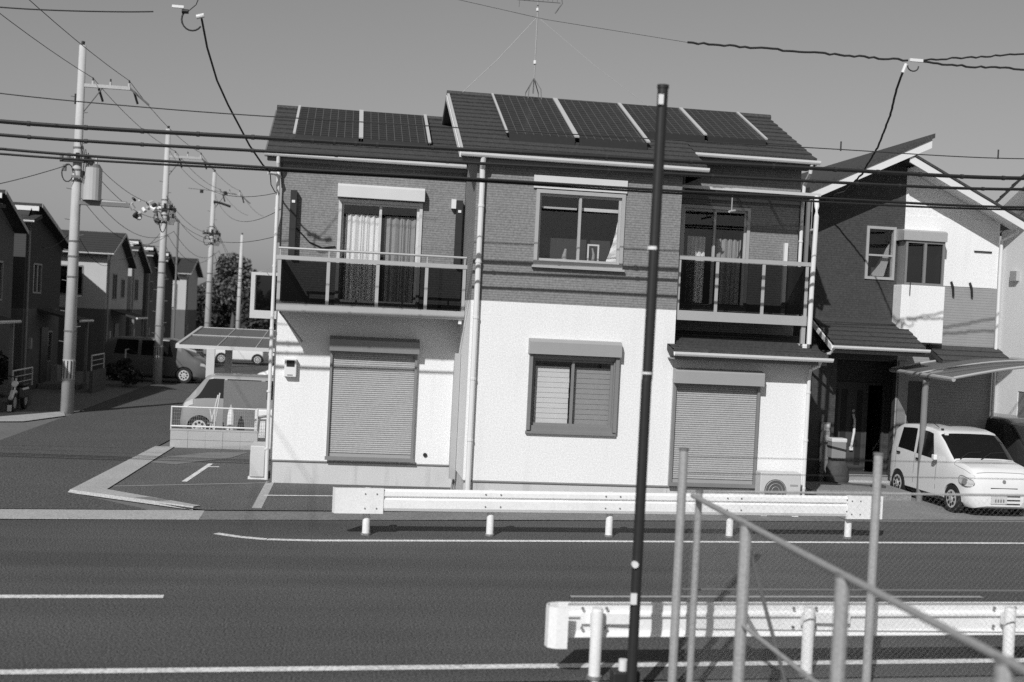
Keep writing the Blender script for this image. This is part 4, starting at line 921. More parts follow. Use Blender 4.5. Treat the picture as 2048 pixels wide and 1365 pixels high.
# --- generic van / minivan / car for the rest
def simple_car(label, loc, rz_, top, half, belt, roof, paint, wins, wscr, L, wr=.3, wx=(.6, 2.4), lamps=True, cat='car', group=None, name='car', tumble=.84):
    t = thing(name, loc, label, cat, group, rz_); c = CarShape(top, half, belt, .2, tumble, roof)
    stn = sorted({*[k[0] for k in top], *[k[0] for k in half], *[L * i / 16 for i in range(17)]}); stn = [x for x in stn if 0 <= x <= L]
    b = c.body(stn).build('body', paint, t, local=True); cut_arches(b, wx, wr * 1.14, .8); shade(b, 40)
    for sd in (1, -1):
        for xs in wins: shade(c.patch(xs, (5.15, 6.9), .006, sd).build('side_window', 'car_glass', t, local=True), 60)
        for x in wx: wheel(t, x, sd * (smooth_key(half, x) - .09), wr, .17, 'alu_pale', sd)
        if lamps: c.patch((L - .34, L - .1, L - .32, L - .12), (4.1, 5.0), .012, sd).build('headlight', 'lamp_glass', t, local=True)
    w = MB()
    for j in range(9):
        x = lerp(wscr[0], wscr[1], j / 8)
        for i in range(11):
            k = (i - 5) / 5; w.v.append(tuple(c.pt(x, 10 - abs(k) * 2.3, .006, 1 if k >= 0 else -1)))
    w.f = [(j * 11 + i, j * 11 + i + 1, (j + 1) * 11 + i + 1, (j + 1) * 11 + i) for j in range(8) for i in range(10)]
    shade(w.build('windscreen', 'car_glass', t, local=True), 60); MB().box(.2, L - .3, -.6, .6, .16, .34).build('underbody', 'black', t, local=True)
    MB().box(L - .05, L + .004, -.35, .35, .42, .52).build('grille', 'black', t, local=True); return t
van_top = [(0, .6), (.03, 1.3), (.12, 1.72), (.4, 1.85), (2.4, 1.86), (2.75, 1.74), (3.35, 1.12), (3.6, 1.02), (3.78, .85), (3.86, .6), (3.9, .42)]
van_half = [(0, .66), (.1, .76), (.4, .80), (3.0, .80), (3.6, .72), (3.8, .6), (3.9, .42)]
van_belt = [(0, 1.1), (3.0, 1.02), (3.9, .8)]
simple_car('dark tall car half hidden beside the white hatchback', (15.05, 27.0, .02), rad(-84), [(x * 1.08, z * .92) for x, z in van_top], [(x * 1.08, z * 1.05) for x, z in van_half], [(x * 1.08, z * .92) for x, z in van_belt], 1.71, 'dark_car',
           [(1.5, .5, 1.5, .6), (2.9, 1.65, 2.7, 1.65)], (2.85, 3.5), 4.212, .33, (.75, 3.3))
simple_car('silver van with dark windscreen parked beyond the low block wall', (-.66, 31.2, .02), rad(179), [(0, .55), (.03, 1.2), (.1, 1.5), (.4, 1.6), (2.5, 1.61), (2.68, 1.56), (3.14, 1.0), (3.24, .86), (3.28, .66), (3.3, .45)], [(0, .62), (.1, .70), (.4, .73), (3.0, .73), (3.2, .68), (3.3, .55)],
           [(0, 1.0), (3.0, .97), (3.3, .8)], 1.61, 'silver_car', [(1.2, .3, 1.2, .35), (2.15, 1.3, 2.15, 1.3), (2.95, 2.22, 2.6, 2.22)], (2.7, 3.12), 3.3, .27, (.55, 2.8), cat='van', tumble=.9)
simple_car('dark minivan in the shade in front of the left hand houses', (-9.9, 52.5, .02), rad(-8), [(x * 1.15, z) for x, z in van_top], van_half and [(x * 1.15, z) for x, z in van_half], [(x * 1.15, z) for x, z in van_belt], 1.86, 'van_paint',
           [(1.5, .5, 1.5, .6), (3.0, 1.65, 2.8, 1.65)], (3.0, 3.8), 4.485, .33, (.8, 3.5), cat='van')
simple_car('white car roof glimpsed beyond the grey board at the house corner', (.5, 47.0, .02), rad(176), [(x * 1.0, z * .8) for x, z in van_top], van_half, [(x, z * .8) for x, z in van_belt], 1.5, 'white_car',
           [(1.4, .5, 1.4, .6), (2.75, 1.55, 2.55, 1.55)], (2.6, 3.3), 3.9, .3, (.7, 3.1))
simple_car('white pickup far up the side street under the carport roof', (-7.6, 70.5, .02), rad(4), [(0, .5), (.05, .95), (1.5, .97), (1.55, 1.0), (1.7, 1.75), (2.3, 1.78), (2.7, 1.7), (3.1, 1.1), (3.35, .95), (3.4, .5)],
           [(0, .7), (.1, .73), (3.1, .73), (3.4, .6)], [(0, .9), (3.4, .9)], 1.78, 'white_car', [(2.65, 1.85, 2.5, 1.85)], (2.62, 3.1), 3.4, .3, (.7, 2.75), cat='pickup')

# ================================================================== YARD LEFT OF THE HOUSE
t = thing('block_wall', (-3.85, 28.2, 0), 'low concrete block wall carrying a wire mesh fence beside the car park', 'wall')
first = None
for r in range(2):
    for i in range(5):
        w_ = .395; x = -3.85 + i * .40; 
        if first is None: first = MB().box(0, w_, 0, .12, 0, .215).build('block', 'block', t, local=True); first.location = (x - -3.85, 0, 0)
        else: c = first.copy(); COL.objects.link(c); c.parent = t; c.location = (i * .40 + random.uniform(-.002, .002), random.uniform(-.004, .004), r * .222)
bx('mortar', 'concrete_dark', t, -3.84, -1.87, 28.215, 28.305, 0, .43); bx('coping', 'block', t, -3.86, -1.85, 28.19, 28.33, .437, .47)
MB().tube([(-3.86, 28.26, .98), (-1.87, 28.26, .98)], .02, 6).build('top_rail', 'alu_pale', t); MB().tube([(-3.86, 28.26, .53), (-1.87, 28.26, .53)], .022, 6).build('bottom_rail', 'alu_pale', t)
for x in (-3.85, -2.86, -1.88): MB().tube([(x, 28.26, .47), (x, 28.26, .99)], .018, 6).build('fence_post', 'alu_pale', t)
b = MB()
for i in range(40): b.tube([(-3.83 + i * .05, 28.26, .53), (-3.83 + i * .05, 28.26, .98)], .0025, 3, cap=False)
for i in range(5): b.tube([(-3.85, 28.26, .6 + i * .08), (-1.88, 28.26, .6 + i * .08)], .0025, 3, cap=False)
stuff(b.build('mesh_panel', 'alu', t))
t = thing('board', (-2.25, 29.3, 0), 'plain grey board standing upright between the van and the house', 'board')
MB().box(-.53, .50, 0, .05, .25, 1.58).build('sheet', 'board', t, local=True); 
for x in (-.45, .42): MB().box(x - .03, x + .03, .06, .1, 0, 1.5).build('support', 'alu_dark', t, local=True)
t = thing('trestle', (-2.98, 28.7, 0), 'pale folding trestle leaning behind the mesh fence', 'trestle')
for (a, c) in (((-.12, .35), (.12, 1.25)), ((.14, .35), (-.06, .95)), ((.02, .35), (.16, 1.3))): MB().tube([(a[0], 0, 0), (c[0], .1, c[1])], .018, 6).build('leg', 'alu_pale', t, local=True)
MB().box(-.1, .1, .04, .1, .55, .6).build('cross_bar', 'alu_pale', t, local=True)
t = thing('gas_cylinder', (-2.55, 28.9, 0), 'small pale bottle shape behind the mesh fence near the trestle', 'cylinder')
MB().tube([(0, 0, 0), (0, 0, .75), (0, 0, .85), (0, 0, .95)], .1, 10, r1=.05).build('body', 'plastic', t, local=True); MB().tube([(0, 0, .95), (0, 0, 1.02)], .03, 8).build('valve', 'alu', t, local=True)
t = thing('bin', (-1.72, 28.6, 0), 'white storage bin with bent tubes at the end of the block wall', 'bin')
MB().box(-.25, .3, 0, .4, 0, .95).build('tub', 'plastic', t, local=True, bevel=.03); MB().tube([(-.2, -.05, .3), (-.15, -.05, .8), (.1, -.05, .85), (.25, -.05, .7)], .02, 6).build('handle', 'alu', t, local=True)
K = thing('carport', (-3.5, 33.0, 0), 'flat dark carport roof on pale posts left of the house', 'carport')
bx('front_beam', 'alu_pale', K, -4.46, -1.3, 32.95, 33.05, 2.18, 2.28); bx('rear_beam', 'alu_pale', K, -4.46, -1.3, 38.4, 38.5, 2.58, 2.68)
def cslope(name, m, x0, x1, y0, y1, z, th):
    k = .40 / 5.4; MB().extrude([(x0, y0, z + (y0 - 33) * k), (x0, y1, z + (y1 - 33) * k), (x0, y1, z + (y1 - 33) * k + th), (x0, y0, z + (y0 - 33) * k + th)], (x1 - x0, 0, 0)).build(name, m, K)
cslope('side_beam', 'alu_pale', -4.46, -4.38, 33.06, 38.39, 2.2, .1)
for i in range(3): cslope('roof_sheet', 'carport_sheet', -4.37 + i * 1.03, -3.37 + i * 1.03, 33.06, 38.39, 2.25, .015); cslope('sheet_bar', 'alu', -3.368 + i * 1.03, -3.342 + i * 1.03, 33.06, 38.39, 2.245, .04)
cslope('middle_bar', 'alu', -4.37, -1.3, 35.7, 35.76, 2.27, .03)
for (x, y) in ((-3.52, 33.0), (-3.52, 38.2)): MB().box(-.11, .11, -.07, .07, 0, 2.2).build('post', 'alu_pale', K, local=True).location = (x + 3.5, y - 33, 0)
bx('post', 'alu_pale', K, -2.1, -1.98, 38.1, 38.24, 0, 2.2)
MB().tube([(-4.9, 38, 2.0), (-3.6, 33.6, 1.95)], .035, 8).build('brace', 'alu_pale', K)
# house behind, only its corner balcony shows past the main house
R_ = thing('house', (2, 36, 0), 'house behind, whose balcony peeps out past the left wall of the main house', 'house')
wall('wall', 'cream_wall', R_, -1.3, 6, 0, 5.2, 31.6, holes=[(-.9, .6, 3.1, 4.6)]); bx('window', 'glass_far', R_, -.9, .6, 31.7, 31.71, 3.1, 4.6); wall('side_wall', 'cream_wall', R_, 31.74, 38, 0, 5.2, -1.3, axis='x')
bx('balcony_base', 'alu_pale', R_, -2.3, .5, 30.0, 30.1, 3.12, 3.32); bx('balcony_deck', 'soffit', R_, -2.3, .5, 30.1, 31.59, 3.14, 3.28)
bx('balcony_panel', 'glass_dark', R_, -2.18, .5, 30.03, 30.05, 3.33, 4.2); bx('balcony_rail', 'alu_pale', R_, -2.3, .5, 30.0, 30.1, 4.2, 4.27); bx('balcony_post', 'alu_pale', R_, -2.3, -2.2, 30.0, 30.1, 3.32, 4.2)
bx('balcony_side', 'alu_pale', R_, -2.3, -2.27, 30.1, 31.59, 3.3, 4.25)
roof_slope('roof', 'tile', R_, -1.8, 6.5, 31.0, 5.2, 34.8, 6.6); roof_slope('roof', 'tile', R_, -1.8, 6.5, 38.6, 5.2, 34.8, 6.58)
t = thing('laundry', (-1.95, 30.2, 4.27), 'pale laundry draped on the balcony behind', 'laundry'); MB().add([(-.2, 0, .0), (.1, -.02, .12), (.35, 0, .02), (.35, .2, .0), (.1, .2, .13), (-.2, .2, .02)], [(0, 1, 4, 5), (1, 2, 3, 4)]).build('cloth', 'plastic', t, local=True)

# ================================================================== UTILITY POLES OF THE SIDE STREET
def utility_pole(x, y, h, label, arm=True, gear=True, r0=.19, r1=.10, transformer=False):
    t = thing('utility_pole', (x, y, 0), label, 'utility pole', 'utility poles along the side street')
    MB().tube([(x, y, -.05), (x, y, h * .5), (x + .02, y, h)], r0, 16, r1=r1).build('shaft', 'pole', t, smooth=True)
    MB().tube([(x + .02, y, h), (x + .03, y, h + .12)], .05, 8).build('top_pin', 'black', t)
    rr = lambda z: lerp(r0, r1, z / h)
    g = MB().tube([(x, y, 1.0), (x, y, 1.58)], rr(1.3) + .012, 16).build('poster_guard', 'pole', t)
    for k in range(7):
        a = math.pi + k * math.pi / 6.0; q = (x + (rr(1.3) + .014) * math.cos(a), y + (rr(1.3) + .014) * math.sin(a)); MB().box(q[0] - .012, q[0] + .012, q[1] - .012, q[1] + .012, 1.03, 1.55).build('guard_slot', 'black', g)
    for z in (2.4, 4.0, 4.6, 5.05, h * .63, h * .66, h * .72): MB().tube([(x, y, z), (x, y, z + .05)], rr(z) + .014, 14).build('strap', 'galv_dark', t)
    n = int((h - 3) / .45)
    for k in range(n):
        z = 2.1 + k * .45; sx = 1 if k % 2 else -1; MB().tube([(x + sx * rr(z) * .9, y - .05, z), (x + sx * (rr(z) + .13), y - .05, z + .02)], .012, 4).build('step_bolt', 'galv_dark', t)
    def insulator(px, py_, pz, parent):
        o = MB().tube([(px, py_, pz), (px, py_, pz + .1)], .035, 7).build('insulator', 'ceramic', parent); MB().tube([(px, py_, pz + .1), (px, py_, pz + .19)], .022, 6).build('insulator_pin', 'black', o)
    if arm:
        a = bx('cross_arm', 'galv', t, x + .05, x + 1.42, y - .045, y + .045, 9.62 * h / 10.83, 9.62 * h / 10.83 + .10)
        za = 9.62 * h / 10.83
        MB().tube([(x + .1, y, za - .75), (x + .62, y, za)], .02, 5).build('arm_brace', 'galv_dark', t)
        MB().tube([(x + 1.4, y, za + .06), (x + 1.95, y + .1, za - .38)], .035, 6).build('arm_end_brace', 'galv_dark', t)
        for dx in (.35, .85, 1.38): insulator(x + dx, y, za + .1, a)
        for dx, dz in ((.5, -.35), (1.5, -.35)): MB().tube([(x + dx, y + .1, za), (x + dx + .1, y + .25, za + dz)], .035, 6).build('strain_insulator', 'black', t)
    if gear:
        z = h * .69
        bx('bracket', 'black', t, x - .45, x + .5, y - .22, y - .14, z - .1, z); bx('bracket', 'galv_dark', t, x - .1, x + .6, y - .24, y - .2, z - .55, z - .48)
        for dx, dz in ((-.4, .05), (-.2, .1), (.05, .12), (.3, .08), (.45, -.05), (.38, -.3), (.2, -.4), (-.3, -.25)):
            MB().tube([(x + dx, y - .22, z + dz - .12), (x + dx, y - .22, z + dz + .06)], .055, 7).build('connector', 'black' if dx > 0 else 'galv_dark', t)
        MB().tube([(x - .22 + .16 * math.cos(a_), y - .2, z - .42 + .26 * math.sin(a_)) for a_ in [k * .45 for k in range(14)]], .018, 5).build('cable_coil', 'black', t)
        for k in range(5): MB().tube([(x + .1 + .08 * k, y - .2, z + .5 - .1 * k), (x + .25 + .06 * k, y - .25, z - .1 * k), (x + .2 + .05 * k, y - .2, z - .7)], .012, 4).build('jumper', 'black', t)
    if transformer:
        o = MB().tube([(x + .47, y - .05, 6.3), (x + .47, y - .05, 7.25)], .26, 18).build('transformer', 'pole_grey', t); MB().tube([(x + .47, y - .05, 7.25), (x + .47, y - .05, 7.36)], .24, 18, r1=.18).build('lid', 'galv_dark', o)
        for dx in (-.1, .1): MB().tube([(x + .47 + dx, y - .15, 7.3), (x + .47 + dx, y - .15, 7.55)], .035, 6).build('bushing', 'ceramic', o)
        bx('platform', 'galv_dark', t, x + .1, x + 1.55, y - .1, y + .1, 6.16, 6.28); MB().tube([(x + .2, y, 6.29), (x + 1.45, y, 6.24)], .09, 8).build('cable_duct', 'alu_dark', t)
        rd = random.Random(5)
        for k in range(18):
            px, pz = x + 1.5 + rd.uniform(0, .95), 6.15 + rd.uniform(-.35, .3); MB().tube([(px, y - .1, pz), (px + rd.uniform(-.15, .15), y + rd.uniform(-.2, .1), pz + rd.uniform(-.15, .15))], rd.uniform(.03, .08), 7).build('terminal', rd.choice(['ceramic', 'black', 'galv', 'plastic', 'black']), t)
    return t
utility_pole(-7.93, 36.2, 10.83, 'tallest, nearest utility pole on the left, with a grey transformer can', transformer=True)
utility_pole(-7.52, 50.5, 10.6, 'second utility pole up the side street, with a short cross arm')
utility_pole(-7.15, 64.8, 10.5, 'third utility pole, with two dark double ended brackets, above the carport roof', gear=True)
t = utility_pole(-6.95, 81, 8.2, 'farthest, shortest utility pole, standing against the dark tree', arm=False, gear=False, r0=.17)
MB().tube([(-8.45, 64.7, 9.55), (-7.1, 64.7, 9.5), (-5.9, 64.7, 9.4)], .015, 4).build('thin_arm', 'galv_dark', bpy.data.objects['utility_pole.002'])
for x in (-7.75, -6.52): MB().disc((x, 64.7, 9.42), (0, 0, 1), .09, .16, 8).build('hanging_insulator', 'black', bpy.data.objects['utility_pole.002'])
MB().tube([(-7.1, 64.65, 8.92), (-6.7, 64.65, 8.85), (-6.2, 64.65, 8.7)], .07, 6).build('switch_gear', 'black', bpy.data.objects['utility_pole.002'])
t = thing('lamp_mast', (-7.9, 57.5, 0), 'thin dark mast with a fork head between the second and third utility poles', 'mast')
MB().tube([(-7.9, 57.5, 0), (-7.9, 57.5, 7.3)], .05, 8).build('shaft', 'galv_dark', t); MB().tube([(-8.1, 57.5, 7.45), (-7.9, 57.5, 7.3), (-7.85, 57.5, 7.3)], .05, 6).build('fork', 'galv_dark', t)
# wires strung along the side street
def span(p0, p1, r, dip, label):
    return tag(MB().tube(sag(p0, p1, 18, dip), r, 5).build('street_wire', 'wire'), label, 'wire', 'thin wires along the side street')
pp = [(-8.3, 6, 11.0), (-7.93, 36.2, 10.83), (-7.52, 50.5, 10.6), (-7.15, 64.8, 10.5), (-6.95, 81, 10.4)]
where = ['from the top left frame edge to the nearest pole', 'between the nearest and second utility poles', 'between the second and third utility poles', 'between the third and farthest utility poles']
for k, ((x0, y0, h0), (x1, y1, h1)) in enumerate(zip(pp, pp[1:])):
    for dx, nm in ((.35, 'inner cross arm wire'), (1.38, 'outer cross arm wire')):
        span((x0 + dx, y0, h0 * .888 + .28), (x1 + dx, y1, h1 * .888 + .28), .009, .25 if k else .5, nm + ' ' + where[k])
    for j, (dx, z0, nm) in enumerate(((.35, .70, 'highest of four low wires'), (.5, .66, 'second highest of four low wires'), (.45, .60, 'third of four low wires'), (.2, .585, 'lowest of the low wires'))):
        if k == 0: continue
        span((x0 + dx, y0 - .2, h0 * z0), (x1 + dx, y1 - .2, h1 * z0 * (1 if k < 3 else .8)), .009, .45 + .12 * j, nm + ' ' + where[k])
span((-5.6, 36.1, 6.2), (-7.3, 50.4, 7.4), .016, .9, 'deeply sagging cable from the transformer terminals to the second pole')
span((-8.1, 36.0, 7.3), (-11.2, 34, 6.0), .012, .1, 'wire slanting from the nearest pole down to the nearest house roof')
span((-7.4, 50.4, 9.7), (-1.4, 24, 5.7), .007, .7, 'highest of three drop wires reaching the left wall of the main house')
span((-7.3, 50.4, 7.2), (-1.3, 24.5, 4.9), .007, .6, 'lowest of three drop wires reaching the left wall of the main house')
span((-7.0, 64.6, 9.2), (-1.32, 24.2, 5.4), .007, .7, 'middle of three drop wires reaching the left wall of the main house')
span((-7.6, 50.4, 6.3), (-11.0, 60, 5.4), .009, .3, 'drop wire from the second pole to the lit gabled house')
span((-7.8, 36.2, 5.7), (-11, 45, 5.2), .010, .3, 'drop wire from the nearest pole to the second dark house')
span((-7.85, 36.2, 5.3), (-11, 58, 5.1), .010, .4, 'drop wire from the nearest pole to the lit gabled house')
span((-7.5, 50.4, 6.0), (-11, 86, 5.2), .009, .4, 'drop wire from the second pole to the farthest house')

# ================================================================== HOUSES ALONG THE LEFT OF THE SIDE STREET
XF_ = -11.1
def street_house(label, y0, y1, yr, zr, zw, kind, wallm, x0=-18.0, xf=XF_, wins=(), front_wins=(), z_low=None, split=None, roofm='tile_old'):
    t = thing('house', ((x0 + xf) / 2, (y0 + y1) / 2, 0), label, 'house', 'houses along the left of the side street')
    z_low = z_low or zw
    wm = wallm if isinstance(wallm, tuple) else (wallm, wallm)
    fh = [(a, c, d, e) for (a, c, d, e) in front_wins]; sh = [(a, c, d, e) for (a, c, d, e) in wins]
    wall('front_wall', wm[0], t, x0, xf, 0, 2.95, y0, holes=[h for h in fh if h[3] < 2.95]); wall('upper_front_wall', wm[1], t, x0, xf, 2.951, zw, y0, holes=[h for h in fh if h[2] > 2.95])
    wall('street_wall', wm[0], t, y0 + .14, y1, 0, 2.95, xf - .14, axis='x', holes=[h for h in sh if h[3] < 2.95]); wall('upper_street_wall', wm[1], t, y0 + .14, y1, 2.951, zw, xf - .14, axis='x', holes=[h for h in sh if h[2] > 2.95])
    bx('back_wall', wm[0], t, x0, xf - .15, y1 - .14, y1, 0, zw)
    for (a, c, d, e) in fh:
        w = frame_mb(a, c, d, e, y0 - .02, y0 + .08, .06, None, (a + c) / 2).build('window', 'alu_dark', t); bx('pane', 'glass_far', w, a + .06, c - .06, y0 + .05, y0 + .056, d + .06, e - .06); bx('room_lining', 'dark_room', w, a, c, y0 + .145, y0 + .2, d, e)
    for (a, c, d, e) in sh:
        w = MB(); w.box(xf - .06, xf + .02, a, a + .06, d, e); w.box(xf - .06, xf + .02, c - .06, c, d, e); w.box(xf - .06, xf + .02, a + .06, c - .06, e - .06, e); w.box(xf - .06, xf + .02, a + .06, c - .06, d, d + .06); w.box(xf - .05, xf + .01, (a + c) / 2 - .03, (a + c) / 2 + .03, d + .06, e - .06)
        w = w.build('window', 'alu_dark', t); bx('pane', 'glass_far', w, xf - .045, xf - .04, a + .06, c - .06, d + .06, e - .06); bx('room_lining', 'dark_room', w, xf - .2, xf - .145, a, c, d, e)
    dp = MB().tube([(xf + .06, y0 + .25, .1), (xf + .06, y0 + .25, zw - .35), (xf + .2, y0 - .2, zw - .1)], .04, 6).build('downpipe', 'box_grey', t)
    bx('meter', 'box_grey', t, xf + .002, xf + .12, y0 + .7, y0 + .95, 1.5, 1.9); bx('wall_unit', 'box_grey', t, xf + .002, xf + .25, y1 - 1.0, y1 - .3, .1, .75)
    X0, X1 = x0 - .3, xf + .35; ov = .4; tri = lambda ya, za, yb, zb, yc, zc_: MB().add([(xf - .004, ya, za), (xf - .004, yb, zb), (xf - .004, yc, zc_)], [(0, 1, 2)]).build('gable_wall', wm[1], t)
    if kind == 'gable':
        roof_slope('roof', roofm, t, X0, X1, y0 - ov, zw, yr, zr, course=.35); roof_slope('roof', roofm, t, X0, X1, y1 + ov, z_low, yr, zr - .005, course=.35); tri(y0 - .1, zw - .01, y1, zw - .01, yr, zr - .13)
        gutter(t, X0, X1, y0 - ov - .06, zw - .02)
        for (ya, za, yb, zb) in ((y0 - ov, zw, yr, zr), (y1 + ov, z_low, yr, zr)): MB().extrude([(X1, ya, za), (X1, yb, zb), (X1, yb, zb - .14), (X1, ya, za - .14)], (.025, 0, 0)).build('bargeboard', 'box_grey', t)
    else:
        zs = zr - (split or .45)
        roof_slope('roof', roofm, t, X0, X1, y0 - ov, zw, yr + .1, zs, course=.35); roof_slope('roof', roofm, t, X0, X1, y1 + ov, z_low, yr, zr, course=.35)
        bx('ridge_fascia', 'gutter', t, X0 + 1.2, X1 - .1, yr - .03, yr - .002, zr - .26, zr - .10); bx('ridge_wall', wm[1], t, X0 + .3, xf, yr, yr + .1, zs - .3, zr - .13)
        MB().add([(xf - .004, y0, zw - .01), (xf - .004, y1, zw - .01), (xf - .004, y1, z_low - .1), (xf - .004, yr, zr - .14), (xf - .004, yr, zs - .1)], [(0, 1, 2, 3, 4)]).build('gable_wall', wm[1], t)
        MB().extrude([(X1, y1 + ov, z_low), (X1, yr, zr), (X1, yr, zr - .14), (X1, y1 + ov, z_low - .14)], (.025, 0, 0)).build('bargeboard', 'box_grey', t)
        gutter(t, X0, X1, y0 - ov - .06, zw - .02)
    return t
def lean(t, y0, y1, x1, z0, z1, m='tile_old'):
    # small roof along the street wall, falling towards the street
    b = MB(); b.extrude([(XF_, y0, z1), (x1, y0, z0), (x1, y0, z0 - .09), (XF_, y0, z1 - .09)], (0, y1 - y0, 0)); b.build('entrance_roof', m, t)
    MB().tube([(x1 + .04, y0, z0 - .04), (x1 + .04, y1, z0 - .04)], .05, 6).build('entrance_gutter', 'gutter', t)
    for y in (y0 + .12, y1 - .12): bx('entrance_post', 'alu_dark', t, x1 - .2, x1 - .1, y - .05, y + .05, 0, z0 - .06)
    bx('entrance_door', 'door', t, XF_ + .002, XF_ + .05, (y0 + y1) / 2 - .5, (y0 + y1) / 2 + .5, .2, 2.25); bx('entrance_step', 'concrete_dark', t, XF_ + .05, x1, y0 + .3, y1 - .3, 0, .18)
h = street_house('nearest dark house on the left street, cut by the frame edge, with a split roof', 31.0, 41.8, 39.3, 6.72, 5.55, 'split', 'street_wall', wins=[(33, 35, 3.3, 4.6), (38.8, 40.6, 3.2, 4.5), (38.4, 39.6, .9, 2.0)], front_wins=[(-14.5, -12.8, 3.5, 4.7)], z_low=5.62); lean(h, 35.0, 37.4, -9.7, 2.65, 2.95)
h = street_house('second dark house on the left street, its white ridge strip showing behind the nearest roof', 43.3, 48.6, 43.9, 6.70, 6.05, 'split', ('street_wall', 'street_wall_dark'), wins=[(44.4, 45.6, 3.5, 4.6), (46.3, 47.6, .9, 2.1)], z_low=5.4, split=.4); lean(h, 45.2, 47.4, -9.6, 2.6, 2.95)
h = street_house('dark gabled house set back between the second and third houses of the street', 51.0, 56.0, 53.4, 6.75, 5.6, 'gable', 'street_wall_dark', xf=-13.2, x0=-20)
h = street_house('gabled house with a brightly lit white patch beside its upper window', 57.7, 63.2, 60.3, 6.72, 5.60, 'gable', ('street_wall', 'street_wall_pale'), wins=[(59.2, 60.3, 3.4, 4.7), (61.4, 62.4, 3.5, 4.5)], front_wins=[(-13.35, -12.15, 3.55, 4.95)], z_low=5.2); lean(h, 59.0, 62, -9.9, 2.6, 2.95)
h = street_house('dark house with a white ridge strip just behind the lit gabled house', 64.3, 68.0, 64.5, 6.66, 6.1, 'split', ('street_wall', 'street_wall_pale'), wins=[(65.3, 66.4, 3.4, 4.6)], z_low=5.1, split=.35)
h = street_house('dark narrow house with the smaller white ridge strip, left of the second utility pole', 69.2, 73.6, 69.4, 6.60, 6.05, 'split', 'street_wall', wins=[(70.3, 71.4, 3.4, 4.6)], z_low=5.0, split=.35)
h = street_house('dark house whose roof tip shows just left of the second utility pole', 75.0, 79.5, 75.3, 6.55, 6.0, 'split', 'street_wall_dark', z_low=5.0, split=.3)
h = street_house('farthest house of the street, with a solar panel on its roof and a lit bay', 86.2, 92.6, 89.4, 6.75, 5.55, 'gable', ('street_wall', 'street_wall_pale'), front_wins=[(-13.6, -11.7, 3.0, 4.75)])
MB().add([(-14.3, 86.7, 6.0), (-12.0, 86.7, 6.0), (-12.0, 88.9, 6.78), (-14.3, 88.9, 6.78), (-14.3, 86.7, 5.9), (-12.0, 86.7, 5.9)], [(0, 1, 2, 3), (4, 5, 1, 0)]).build('solar_panel', 'black', h)
bx('bay_blind', 'street_wall_pale', h, -13.5, -11.8, 86.12, 86.16, 3.1, 4.7)
# low front walls with hand rails, shrubs, a motorbike
def yard_wall(y0, y1, h, label, x=-8.9, rail=True):
    t = thing('garden_wall', (x, y0, 0), label, 'wall', 'garden walls along the side street')
    n = int((y1 - y0) / .4); first = None
    for r in range(int(h / .2)):
        for i in range(n):
            if first is None: first = MB().box(-.06, .06, 0, .392, 0, .193).build('block', 'street_wall', t, local=True)
            else: c = first.copy(); COL.objects.link(c); c.parent = t; c.location = (random.uniform(-.004, .004), i * .4, r * .2)
    if rail:
        z = h + .55; MB().tube([(x, y0, h), (x, y0, z), (x, y0 + 2.2, z), (x, y0 + 2.2, h)], .028, 6).build('hand_rail', 'alu_pale', t)
        for q in (.18, .36): MB().tube([(x, y0, h + q), (x, y0 + 2.2, h + q)], .016, 5).build('rail_bar', 'alu', t)
    return t
yard_wall(44.2, 47.0, .8, 'low garden wall with a pale railing just right of the nearest utility pole')
yard_wall(50.9, 54.0, .8, 'low garden wall with a pale railing left of the second utility pole')
yard_wall(36.6, 39.0, .6, 'low garden wall with a bright railing end at the far left', x=-9.6)
yard_wall(58.0, 62.5, .9, 'low garden wall beyond the second utility pole', rail=False)
def leafy(name, label, cat, c, size, n, leaf, m, group=None, seed=1, trunk=None):
    rd = random.Random(seed); t = thing(name, (c[0], c[1], 0), label, cat, group)
    cl = []
    for i in range(max(4, n // 260)):
        while True:
            p = Vector((rd.uniform(-1, 1), rd.uniform(-1, 1), rd.uniform(-1, 1)))
            if p.length < 1: break
        cl.append((Vector((c[0] + p.x * size[0] * .75, c[1] + p.y * size[1] * .75, c[2] + p.z * size[2] * .78)), rd.uniform(.28, .55)))
    b = MB()
    for i in range(n):
        q, rr = rd.choice(cl); d = Vector((rd.gauss(0, 1), rd.gauss(0, 1), rd.gauss(0, 1))).normalized() * rd.random() ** .45
        p = q + Vector((d.x * size[0], d.y * size[1], d.z * size[2])) * rr
        if p.z < .03: p.z = rd.uniform(.03, .3)
        a = Vector((rd.gauss(0, 1), rd.gauss(0, 1), rd.gauss(0, .7))).normalized(); e = a.orthogonal().normalized(); e = (e * math.cos(i) + a.cross(e) * math.sin(i)); s_ = leaf * rd.uniform(.6, 1.3)
        b.quad(p - a * s_, p + e * s_ * .6, p + a * s_, p - e * s_ * .6)
    stuff(b.build('foliage', m, t))
    if trunk:
        o = MB().tube([(c[0], c[1], 0), (c[0] + .1, c[1], trunk * .5), (c[0] - .05, c[1], trunk)], .16 * trunk / 3, 9, r1=.05).build('trunk', 'bark', t)
        for k in range(5):
            a = k * 1.3; z = trunk * (.5 + .09 * k); MB().tube([(c[0], c[1], z), (c[0] + size[0] * .4 * math.cos(a), c[1] + size[1] * .4 * math.sin(a), z + size[2] * .5)], .05 * trunk / 3, 6, r1=.015).build('limb', 'bark', t)
    return t
leafy('shrub', 'dark shrub behind the nearest utility pole by the railing', 'shrub', (-8.6, 48.5, .7), (.9, 1.2, .7), 1500, .09, 'leaf_dark', 'shrubs along the side street', 3)
leafy('shrub', 'rounded shrub at the foot of the second utility pole', 'shrub', (-8.2, 54.6, .55), (.8, 1.2, .6), 1500, .09, 'leaf', 'shrubs along the side street', 4)
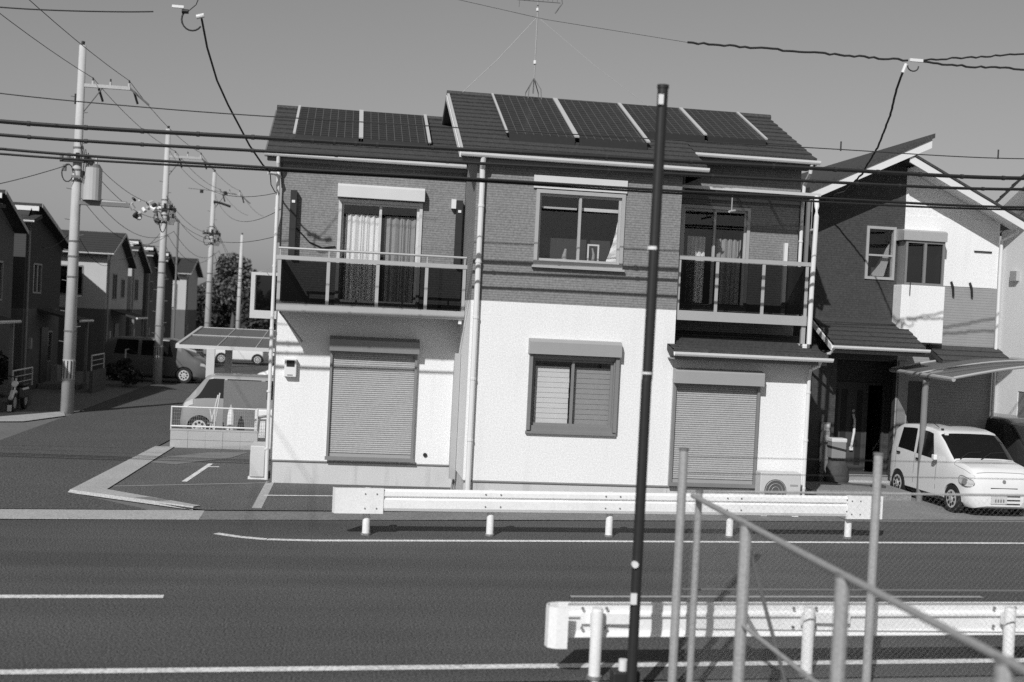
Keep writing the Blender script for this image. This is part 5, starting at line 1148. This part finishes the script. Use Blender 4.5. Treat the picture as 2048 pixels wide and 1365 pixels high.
leafy('shrub', 'shrub at the far left in the shade by the motorbike', 'shrub', (-10.6, 38.2, .8), (.6, .9, .8), 1000, .08, 'leaf_dark', 'shrubs along the side street', 5)
leafy('tree', 'tall dark tree rising behind the farthest utility pole', 'tree', (-9.6, 106, 5.4), (1.9, 1.9, 2.6), 4200, .2, 'leaf_pale', 'trees at the end of the street', 11, trunk=5.5)
leafy('tree', 'broad dark tree left of the farthest utility pole, above the carport', 'tree', (-12.2, 108, 3.0), (2.6, 2.4, 2.2), 6000, .22, 'leaf_dark', 'trees at the end of the street', 12, trunk=3.6)
leafy('tree', 'low dark tree right of the farthest utility pole', 'tree', (-7.2, 104, 2.6), (2.2, 2.0, 2.2), 7000, .2, 'leaf_dark', 'trees at the end of the street', 13, trunk=3)
leafy('tree', 'spindly tree tip between the tall dark tree and the house', 'tree', (-5.6, 112, 3.4), (1.8, 1.8, 2.2), 4000, .2, 'leaf', 'trees at the end of the street', 14, trunk=3.6)
stuff(tag(leafy('far_wood', 'dark mass of trees closing the end of the side street', 'wood', (-12, 122, 2.4), (12, 3, 2.4), 14000, .3, 'leaf_dark', None, 15)))
t = thing('motorbike', (-9.35, 36.4, 0), 'motorbike with a bright headlamp and mudguard in the far left shade', 'motorbike')
for y in (-.6, .6): w_ = MB().tube([(-.05, y, .28), (.05, y, .28)], .28, 16).build('wheel', 'rubber', t, local=True); MB().tube([(-.052, y, .28), (.052, y, .28)], .17, 12).build('rim', 'alu', w_, local=True)
MB().tube([(0, -.6, .28), (0, -.42, .85), (0, -.36, 1.0)], .03, 6).build('fork', 'chrome', t, local=True); MB().tube([(-.33, -.3, 1.05), (0, -.38, 1.0), (.33, -.3, 1.05)], .018, 6).build('handlebar', 'black', t, local=True)
MB().tube([(0, -.52, .82), (0, -.44, .82)], .09, 12).build('headlight', 'chrome', t, local=True); MB().box(-.14, .14, -.2, .65, .35, .7).build('body', 'dark_car', t, local=True, bevel=.08); MB().box(-.13, .13, -.05, .65, .7, .8).build('seat', 'black', t, local=True, bevel=.04); MB().tube([(.0, -.9, .42), (0, -.7, .6), (0, -.45, .58)], .07, 6).build('mudguard', 'plastic', t, local=True)
bx('plate', 'plastic', t, -9.4, -9.3, 35.4, 35.48, .06, .24)
# low pale strip and slabs at the edge of the left yards
sheet('yard_strip', [(-14, 31), (-8.4, 33.2), (-7.75, 35.2), (-8.1, 36.5), (-10, 35.4), (-14, 34)], .012, 'concrete')
sheet('yard_ground', [(-30, 34.5), (-10, 35.6), (-7.75, 36.5), (-7.5, 140), (-30, 140)], -.008, 'concrete_dark')
# guardrail across the end of the street
t = thing('guardrail', (-4.5, 76, 0), 'distant white fence rails beyond the carport at the street end', 'guardrail', 'white guardrails along the road')
for z in (.35, .7, 1.05): bx('beam', 'rail', t, -5.6, -1.5, 75.95, 76.05, z, z + .16)
for i in range(5): bx('post', 'rail', t, -5.4 + i * .9, -5.3 + i * .9, 76.06, 76.16, 0, 1.25)
